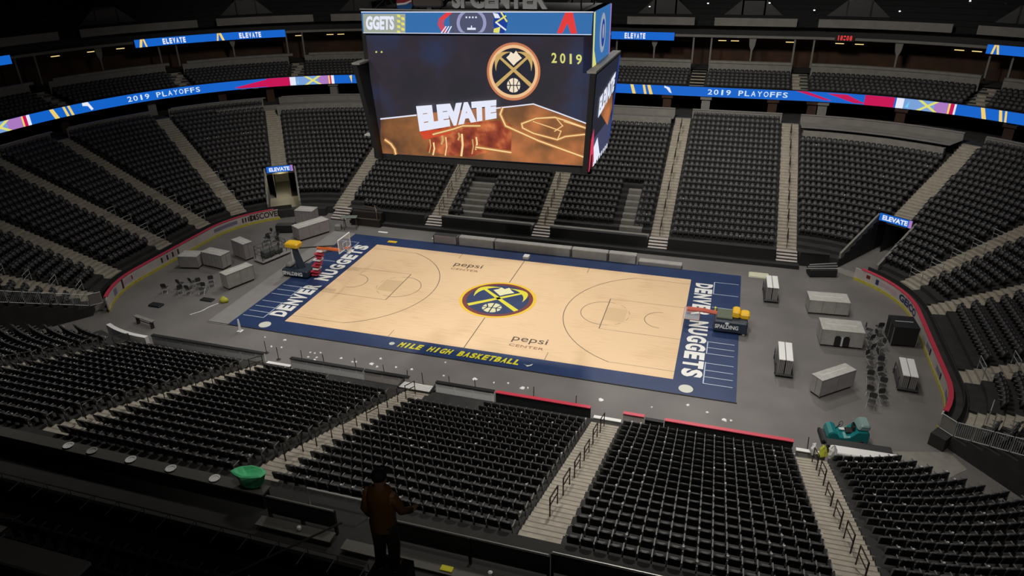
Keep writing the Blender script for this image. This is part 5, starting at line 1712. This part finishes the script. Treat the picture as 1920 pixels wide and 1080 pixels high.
# ------------------------------------------------------------------ litter
lit = [(-14.37, -10.08), (-13.18, -11.06), (-12.4, -10.99), (-12.77, -10.03), (-10.09, -11.01), (-9.73, -11.05), (-9.37, -10.88), (-9.89, -11.6), (-9.29, -11.5), (-9.29, -11.79), (-7.63, -11.11),
       (-6.65, -11.33), (-6.44, -11.27), (-5.27, -11.21), (-4.98, -10.44), (-4.77, -11.42), (-3.5, -11.13), (-2.39, -11.09), (-.56, -9.68), (-.06, -11.22), (2.02, -11.02), (3.35, -11.09), (4.26, -10.9),
       (5.3, -11.16), (5.62, -11.07), (10.27, -11.07), (13.39, -10.99), (16.63, -10.62), (17.63, -11.1), (18.02, -11.04), (15.47, -10.17)]
for n, (x, y) in enumerate(lit):
    big = n in (13, 20, 23, 25, 28)
    s = .2 if big else random.uniform(.07, .13)
    mb = MB(); k = 7
    ring = [(s * random.uniform(.6, 1.1) * cos(2 * pi * i / k), s * random.uniform(.5, 1.0) * sin(2 * pi * i / k)) for i in range(k)]
    mb.prism(ring, 0, .03); mb.add([(p[0] * .6, p[1] * .6, .03 + random.uniform(.01, .06)) for p in ring] + [(p[0], p[1], .03) for p in ring], [tuple(range(k))] + [(i, (i + 1) % k, k + (i + 1) % k, k + i) for i in range(k)])
    tag(mb.build('crumpled_paper', [M['paper']], loc=(x, y, 0)), '%s white crumpled paper along the near floor, counted from the dark tunnel corner' % ORD[n], 'litter', 'crumpled papers on the near floor')

cup = MB().lathe([(.032, 0), (.045, .11), (.04, .11), (.03, .02)], 8)
cupme = None
random.seed(5)
cand = [s for s in SEATS if BL[s[0]][0].startswith('near') and 0 < s[9] < 1920 and 560 < s[10] < 1080]
random.shuffle(cand)
for n, s in enumerate(cand[:230]):
    c, sn = cos(s[7]), sin(s[7]); lx, ly = .245, -.05
    x = s[4] + lx * c - ly * sn; y = s[5] + lx * sn + ly * c
    if cupme is None:
        o = cup.build('paper_cup', [M['paper']]); cupme = o
    else:
        o = cupme.copy(); COL.objects.link(o)
    o.location = (x, y, s[6] + .636)
    tag(o, 'tiny white cup left on an armrest in the near stand', 'cup', 'cups left on the near stand armrests')
for n, s in enumerate([s for s in SEATS if BL[s[0]][0].startswith('far') and random.random() < .03][:60]):
    c, sn = cos(s[7]), sin(s[7]); lx, ly = .245, 0
    o = cupme.copy(); COL.objects.link(o)
    o.location = (s[4] + lx * c - ly * sn, s[5] + lx * sn + ly * c, s[6] + .636)
    tag(o, 'tiny white cup left on an armrest in the far stand', 'cup', 'cups left on the far stand armrests')

# ------------------------------------------------------------------ near rear ledge, drink rail and walkway
mb = MB()
mb.box(-24, 1.1, -30.75, -30.35, 6.0, 7.42, 0); mb.box(-24, 1.15, -30.8, -30.3, 7.42, 7.5, 1)
struct('wall_near_ledge', mb, [M['black'], mat('dull_ledge_cap', (.085, .083, .075), .7)])
for n, x in enumerate((-6.9, -5.0, -3.1, -1.1, -8.1)):
    mb = MB(); mb.lathe([(.16, 0), (.2, .03), (.21, .06), (.15, .05), (.12, .02)], 12)
    tag(mb.build('paper_plate', [mat('dim_paper', (.42, .41, .38), .8)] if n == 0 else [M['paper']], loc=(x, -30.55, 7.5)), '%s white paper plate on the dark ledge, counted toward the green bag' % ORD[n], 'plate', 'paper plates on the dark ledge')
# green bag slumped over the ledge end
mb = MB()
random.seed(3)
NK = 11
rings = []
for (rz_, rx_, ry_, jit) in ((0, .34, .20, .04), (.14, .46, .28, .10), (.30, .52, .30, .16), (.46, .62, .34, .12), (.62, .74, .34, .05), (.66, .60, .28, .03), (.60, .40, .20, .12), (.52, .18, .10, .05)):
    rings.append([(rx_ * (1 + jit * sin(5 * 2 * pi * k / NK + rz_ * 6) + random.uniform(-jit, jit) * .6) * cos(2 * pi * k / NK),
                   ry_ * (1 + jit * cos(7 * 2 * pi * k / NK)) * sin(2 * pi * k / NK), rz_ + random.uniform(-jit, jit) * .35 + (.06 * cos(2 * pi * k / NK) if rz_ > .4 else 0)) for k in range(NK)])
vs = [p for r_ in rings for p in r_]
fs = [(a_ * NK + k, a_ * NK + (k + 1) % NK, (a_ + 1) * NK + (k + 1) % NK, (a_ + 1) * NK + k) for a_ in range(len(rings) - 1) for k in range(NK)]
fs.append(tuple(range((len(rings) - 1) * NK, len(rings) * NK))); fs.append(tuple(range(NK - 1, -1, -1)))
mb.add(vs, fs)
tag(mb.build('green_bag', [M['green']], smooth=False, loc=(.45, -30.45, 7.51)), 'bright green plastic bag slumped at the top of the near stairs', 'bag')

def long_rail(x0, x1, y, zt, label):
    rt = empty('balustrade', ((x0 + x1) / 2, y, 6.75), 0, label, 'railing', 'balustrades behind the near stand')
    w = (x1 - x0) / 2; h = zt - 6.75
    MB().tube([(-w, 0, h), (w, 0, h)], .035, 6).build('top_rail', [mat('dim_steel', (.30, .30, .28), .35, metal=.5)], rt)
    MB().tube([(-w, 0, h * .28), (w, 0, h * .28)], .025, 6).build('bottom_rail', [M['rail']], rt)
    MB().box(-w, w, -.015, .015, h * .28, h - .06).build('dark_panel', [M['black']], rt)
    n = max(2, int(w * 2 / 2.2))
    for i in range(n + 1):
        x = -w + 2 * w * i / n
        MB().box(x - .04, x + .04, -.06, .06, 0, h).build('post', [M['black']], rt)
long_rail(1.6, 4.3, -31.1, 7.85, 'short balustrade beside the green bag')
long_rail(6.6, 12.0, -31.0, 7.95, 'balustrade behind the blurred standing person')
long_rail(12.1, 20.0, -30.85, 7.95, 'longest balustrade behind the railed block')
mb = MB(); mb.box(1.4, 4.4, -31.75, -31.3, 7.0, 7.06); mb.box(4.9, 12, -31.9, -31.45, 7.0, 7.06); mb.box(12.2, 17, -31.8, -31.35, 7.0, 7.06)
for x in (1.6, 3, 4.3, 5, 7, 9, 11, 12.4, 14.5, 16.5): mb.box(x, x + .05, -31.6, -31.5, 6.75, 7.0)
rt = mb.build('drink_counter', [mat('dim_counter', (.12, .115, .10), .6)]); tag(rt, 'long grey drink counter running behind the balustrades', 'counter')
mb = MB(); mb.tube([(2.6, -30.1, 6.7), (2.6, -30.1, 7.6), (5.0, -30.1, 7.6), (5.0, -30.1, 6.7)], .04, 6)
tag(mb.build('white_grab_rail', [mat('dim_white_rail', (.42, .42, .4), .5)]), 'pale horizontal grab rail above the seats beside the green bag', 'railing')
mb = MB(); mb.bbox(-.18, .25, -.12, .12, 0, .05, .02); tag(mb.build('yellow_wrapper', [M['lyellow']], loc=(8.7, -31.7, 7.06)), 'yellow wrapper on the drink counter', 'wrapper')
for n, x in enumerate((3.1, 10.2, 12.9)):
    mb = MB(); mb.lathe([(.05, 0), (.09, .06), (.08, .16), (.03, .2)], 8); tag(mb.build('crumpled_napkin', [M['paper']], loc=(x, -31.55, 7.06)), '%s crumpled napkin along the drink counter from the green bag' % ORD[n], 'litter', 'napkins on the drink counter')

# balcony front on the near side, with rail and ticks
mb = MB()
D = 20.3
band(mb, cper, D, mark(D, ('near', 7.2)), mark(D, ('NL', 78)), 9.5, 10.7, .12, 0, 1.5)
struct('wall_near_balcony', mb, [M['black']])
rt = empty('balcony_rail', (0, 0, 0), 0, 'faint grey rail with short stays along the dark balcony front', 'railing')
mb = MB()
s0, s1 = mark(D, ('near', 7.2)), mark(D, ('near', -20)); n = 30
pts = [cper(D + .05, s0 + (s1 - s0) * i / n) for i in range(n + 1)]
mb.tube([(p[0], p[1], 10.95) for p in pts], .02, 5); mb.build('top_rail', [mat('balcony_rail_metal', (.22, .22, .20), .5)], rt)
sm_ = mat('balcony_stay_metal', (.26, .26, .24), .5)
for p in pts: MB().tube([(p[0], p[1], 10.7), (p[0], p[1], 10.95), (p[0] - .05, p[1] - .5, 10.85)], .018, 4).build('stay', [sm_], rt)
# stair rail coming down from balcony
rt = empty('stair_balustrade', (6.9, -35.6, 9.6), 0, 'long sloping dark rail with crossed stays beside the dark balcony seats', 'railing')
mb = MB(); mb.tube([(.22, .92, 1.9), (-1.45, -1.45, 2.0), (-3.0, -4.2, 2.6)], .03, 6); mb.build('top_rail', [mat('stair_rail_dim', (.12, .12, .11), .5)], rt)
mb = MB(); mb.tube([(.9, .6, .4), (-.6, -1.6, .9), (-2.2, -4.2, 1.5)], .03, 6); mb.build('lower_rail', [mat('dim_lower_rail', (.15, .15, .14), .5)], rt)
for k in range(4): MB().tube([(.3 - k * .5, .2 - k * .75, -2.5), (.1 - k * .5, .1 - k * .75, .8 + k * .15)], .035, 5).build('post', [M['black']], rt)
MB().tube([(.8, .4, -.6), (-.6, -1.4, .9)], .025, 5).build('brace', [M['black']], rt)
MB().tube([(-.4, -.6, -.9), (.5, .4, .5)], .025, 5).build('brace', [M['black']], rt)
# walkway steps (broad dark bands)
mb = MB()
for k in range(3):
    y1 = -31.95 - k * .55
    mb.box(6.0, 14.5, y1 - .5, y1, 6.75, 6.95 - k * .05, 0); mb.box(6.0, 14.5, y1 - .02, y1 + .03, 6.75, 6.96 - k * .05, 1)
struct('floor_walkway_step', mb, [M['carpet'], M['black']])

# near upper-deck parapet (grey bar, bottom corner of the view)
mb = MB(); mb.box(-6, 6.6, -41.35, -41.05, 15.6, 16.45, 0); mb.box(-6, 6.65, -41.42, -41.0, 16.45, 16.52, 1)
struct('wall_near_upper_parapet', mb, [M['black'], mat('parapet_cap', (.40, .40, .37), .7)])
mb = MB(); mb.box(-6, 14, -43.5, -41.4, 15.2, 15.6, 0); mb.box(11.72, 12.26, -41.2, -40.3, 15.2, 17.52, 0)
struct('floor_near_upper', mb, [M['black']])

# ------------------------------------------------------------------ the blurred person on the upper deck
HP = Vector((11.98, -40.55, 17.52))
pr_ = empty('person', tuple(HP), 0, 'person in navy cap and brown-orange jacket standing close by with one arm out', 'person')
def person():
    V = [(0, 0, .95), (0, .01, 1.15), (0, .02, 1.38), (0, .02, 1.5), (0, .04, 1.60), (0, .05, 1.70),
         (.19, .02, 1.42), (.27, .06, 1.14), (.34, .22, 1.02), (-.19, .02, 1.42), (-.25, 0, 1.13), (-.24, .08, .90),
         (.10, 0, .90), (.11, .03, .50), (.11, -.02, .09), (-.10, 0, .90), (-.11, .03, .50), (-.11, -.02, .09), (.12, .15, .05), (-.12, .15, .05)]
    Ed = [(0, 1), (1, 2), (2, 3), (3, 4), (4, 5), (2, 6), (6, 7), (7, 8), (2, 9), (9, 10), (10, 11), (0, 12), (12, 13), (13, 14), (0, 15), (15, 16), (16, 17), (14, 18), (17, 19)]
    Rr = [.16, .15, .17, .065, .09, .085, .075, .05, .035, .075, .05, .035, .10, .065, .045, .10, .065, .045, .04, .04]
    me = bpy.data.meshes.new('body'); me.from_pydata(V, Ed, [])
    o = bpy.data.objects.new('body', me); COL.objects.link(o); o.parent = pr_
    o.modifiers.new('skin', 'SKIN'); o.modifiers.new('sub', 'SUBSURF').levels = 2
    o.modifiers['sub'].render_levels = 2
    for i, r in enumerate(Rr): me.skin_vertices[0].data[i].radius = (r, r * (.75 if i in (0, 1, 2) else 1))
    me.skin_vertices[0].data[0].use_root = True
    me.materials.append(M['skin'])
    # jacket
    mb = MB(); n = 14
    rings = [(.19, .16, .82), (.19, .15, 1.0), (.20, .15, 1.2), (.215, .16, 1.38), (.17, .13, 1.50), (.09, .09, 1.55)]
    for (a, b_, z) in rings:
        for k in range(n): mb.v.append((a * cos(2 * pi * k / n), .02 + b_ * sin(2 * pi * k / n), z))
    for r in range(len(rings) - 1):
        for k in range(n):
            l = (k + 1) % n; mb.f.append((r * n + k, r * n + l, (r + 1) * n + l, (r + 1) * n + k)); mb.mi.append(0)
    mb.tube([(.17, .02, 1.44), (.28, .06, 1.14), (.34, .21, 1.04)], .075, 8, 0, .05)
    mb.tube([(-.17, .02, 1.44), (-.26, 0, 1.12), (-.25, .07, .95)], .075, 8, 0, .05)
    mb.build('jacket', [M['coat']], pr_, smooth=True)
    mb = MB()
    for s in (-1, 1): mb.tube([(s * .09, 0, .93), (s * .11, .03, .5), (s * .11, -.02, .08)], .115, 9, 0, .075)
    mb.build('trousers', [M['trouser']], pr_, smooth=True)
    mb = MB(); mb.lathe([(.105, 0), (.108, .04), (.095, .09), (.055, .115), (.01, .12)], 14, (0, .045, 1.68)); mb.prism([(-.1, .12), (.1, .12), (.07, .25), (-.07, .25)], 1.70, 1.715)
    mb.build('cap', [M['hat']], pr_, smooth=True)
    for s in (-1, 1):
        MB().lathe([(.02, -.008), (.03, 0), (.02, .008)], 8, (s * .095, .05, 1.65), 0, Matrix.Rotation(pi / 2, 4, 'Y')).build('ear', [M['skin']], pr_)
        MB().lathe([(.006, -.006), (.012, 0), (.006, .006)], 8, (s * .033, .135, 1.665), 0, Matrix.Rotation(pi / 2, 4, 'X')).build('eye', [M['black']], pr_)
        MB().bbox(s * .11 - .05, s * .11 + .05, -.09, .19, 0, .09, .03).build('shoe', [M['black']], pr_)
    MB().add([(-.012, .13, 1.62), (.012, .13, 1.62), (0, .16, 1.62), (0, .13, 1.66)], [(0, 1, 2), (0, 2, 3), (1, 3, 2)]).build('nose', [M['skin']], pr_)
    MB().box(-.022, .022, .125, .133, 1.593, 1.60).build('mouth', [mat('lip', (.25, .08, .06), .6)], pr_)
    for s, hx, hy, hz in ((1, .345, .25, 1.01), (-1, -.24, .10, .87)):
        mb = MB(); mb.bbox(hx - .04, hx + .04, hy - .03, hy + .07, hz - .015, hz + .015, .012)
        mb.tube([(hx - s * .04, hy, hz), (hx - s * .065, hy + .03, hz - .01), (hx - s * .06, hy + .06, hz - .02)], .011, 5)
        for k in range(4):
            fx = hx - .03 + k * .02; l_ = (.06, .075, .07, .055)[k]
            mb.tube([(fx, hy + .06, hz), (fx, hy + .06 + l_ * .6, hz - .008), (fx, hy + .06 + l_, hz - .03)], .0095, 5)
        mb.build('hand', [M['skin']], pr_)
person()

# ------------------------------------------------------------------ small lamps: upper deck, suites, under balcony
dots = [(-73, 47, 18.0), (-55.1, 43, 17.8), (11.8, 43.2, 18.4), (18.5, 43.2, 18.5), (23.3, 43.2, 17.8), (31.9, 43.2, 17.8), (37.2, 43, 18.1), (41.4, 42.6, 18.7), (42.6, 42, 17.9), (-63.7, 43, 15.8), (5.2, 43.0, 18.0), (38.3, 43, 18.9)]
for n, (x, y, z) in enumerate(dots):
    if x < -52: continue
    mb = MB(); mb.lathe([(.03, 0), (.10, .03), (.10, .09), (.03, .12)], 8, (0, 0, -.06)); mb.box(-.02, .02, -.02, .02, .06, .5, 1)
    o = mb.build('step_lamp', [L['dot'], M['black']], loc=(x, y, z)); tag(o, '%s tiny white lamp high on the upper deck beyond the scoreboard' % ORD[n], 'lamp', 'tiny lamps on the upper deck')
n = 0
for k, u in enumerate((170, 225, 320, 620, 640, 1200, 1355, 1378, 1480, 1575, 1610, 1800, 1830, 1880, 560, 400, 105)):
    d = 28.2; s = s_at(u, 14.4, d); x, y, nx, ny = cper(d, s)
    mb = MB(); mb.bbox(-.45, .45, -.12, .12, 0, .06, .02)
    o = mb.build('suite_lamp', [L['warm']], loc=(x, y, 14.35)); o.rotation_euler = (0, 0, atan2(ny, nx) - pi / 2)
    tag(o, '%s warm ceiling lamp glowing inside the suites behind the balcony' % ORD[k], 'lamp', 'warm lamps in the suites')
for k, u in enumerate((345, 458, 480, 1185, 1240, 1520, 1545, 1010)):
    d = 22.5; s = s_at(u, 9.05, d); x, y, nx, ny = cper(d, s)
    o = MB().bbox(-.35, .35, -.1, .1, 0, .05, .02).build('concourse_lamp', [L['warm']], loc=(x, y, 9.05)); o.rotation_euler = (0, 0, atan2(ny, nx) - pi / 2)
    tag(o, '%s warm lamp under the balcony just below the ribbon display' % ORD[k], 'lamp', 'warm lamps under the balcony')

# ------------------------------------------------------------------ lighting
def spot(x, y, z, tx, ty, tz, power, ang, col=(1, .97, .92), r=.8, blend=1.0):
    ld = bpy.data.lights.new('arena_or_fill_spot', 'SPOT'); ld.energy = power; ld.spot_size = radians(ang); ld.spot_blend = blend
    ld.color = col; ld.shadow_soft_size = r
    o = bpy.data.objects.new('arena_or_fill_spot', ld); COL.objects.link(o); o.location = (x, y, z)
    o.rotation_euler = (Vector((tx, ty, tz)) - Vector((x, y, z))).to_track_quat('-Z', 'Y').to_euler()
PW = 12500
for x in (-16, -5, 6, 17):
    spot(x, -22, 33, x * .75, 2, 0, PW, 62)
    spot(x, 22, 33, x * .75, -2, 0, PW, 62)
# unseen fill spots added to brighten stands, near boards, end floors and upper deck
for (x, y, tx, ty, p) in ((14, -14, 16, -22, 15000), (4, 10, 6, 24, 15000), (22, 8, 27, 20, 13000), (-14, 8, -20, 20, 11000), (10, -8, 34, -2, 4500), (-4, -10, -10, -20, 13000), (-8, 0, -36, 6, 4200),
                          (0, 4, 2, 42, 15000), (14, 4, 30, 38, 13000), (-10, 4, -34, 34, 9000), (8, -34, 6, -14, 13000), (22, -34, 20, -12, 8000), (14, 0, 25, -2, 9000), (-14, 2, -25, 0, 7000), (-16, -14, -22, -19, 9000), (-4, 0, -30, 46, 8000), (16, 0, 26, 48, 8000)):
    spot(x, y, 34, tx, ty, 4, p, 72, (1, .95, .88), 1.5)
# unseen weak spot added behind the camera to brighten the person
spot(19, -52, 32, 12, -40.5, 19, 330, 12, (1, .85, .6), .3)
spot(20, -50, 33, 5, -38, 12, 330, 48, (1, .95, .9), .6)  # broader fill spot, added to lift the dark balcony and parapet
# lamp inside the far tunnel at the crate end
pl = bpy.data.lights.new('tunnel_lamp', 'POINT'); pl.energy = 160; pl.color = (1, .9, .5); pl.shadow_soft_size = .2
plo = bpy.data.objects.new('tunnel_lamp', pl); COL.objects.link(plo); plo.location = (-30.6, 17.3, 2.3)

w = bpy.data.worlds.new('world'); scene.world = w; w.use_nodes = True
w.node_tree.nodes['Background'].inputs[0].default_value = (.9, .95, 1, 1)
w.node_tree.nodes['Background'].inputs[1].default_value = 0.0

vs_ = scene.view_settings
vs_.view_transform = 'Standard'; vs_.look = 'None'; vs_.gamma = 1; vs_.exposure = 0
vs_.use_curve_mapping = False
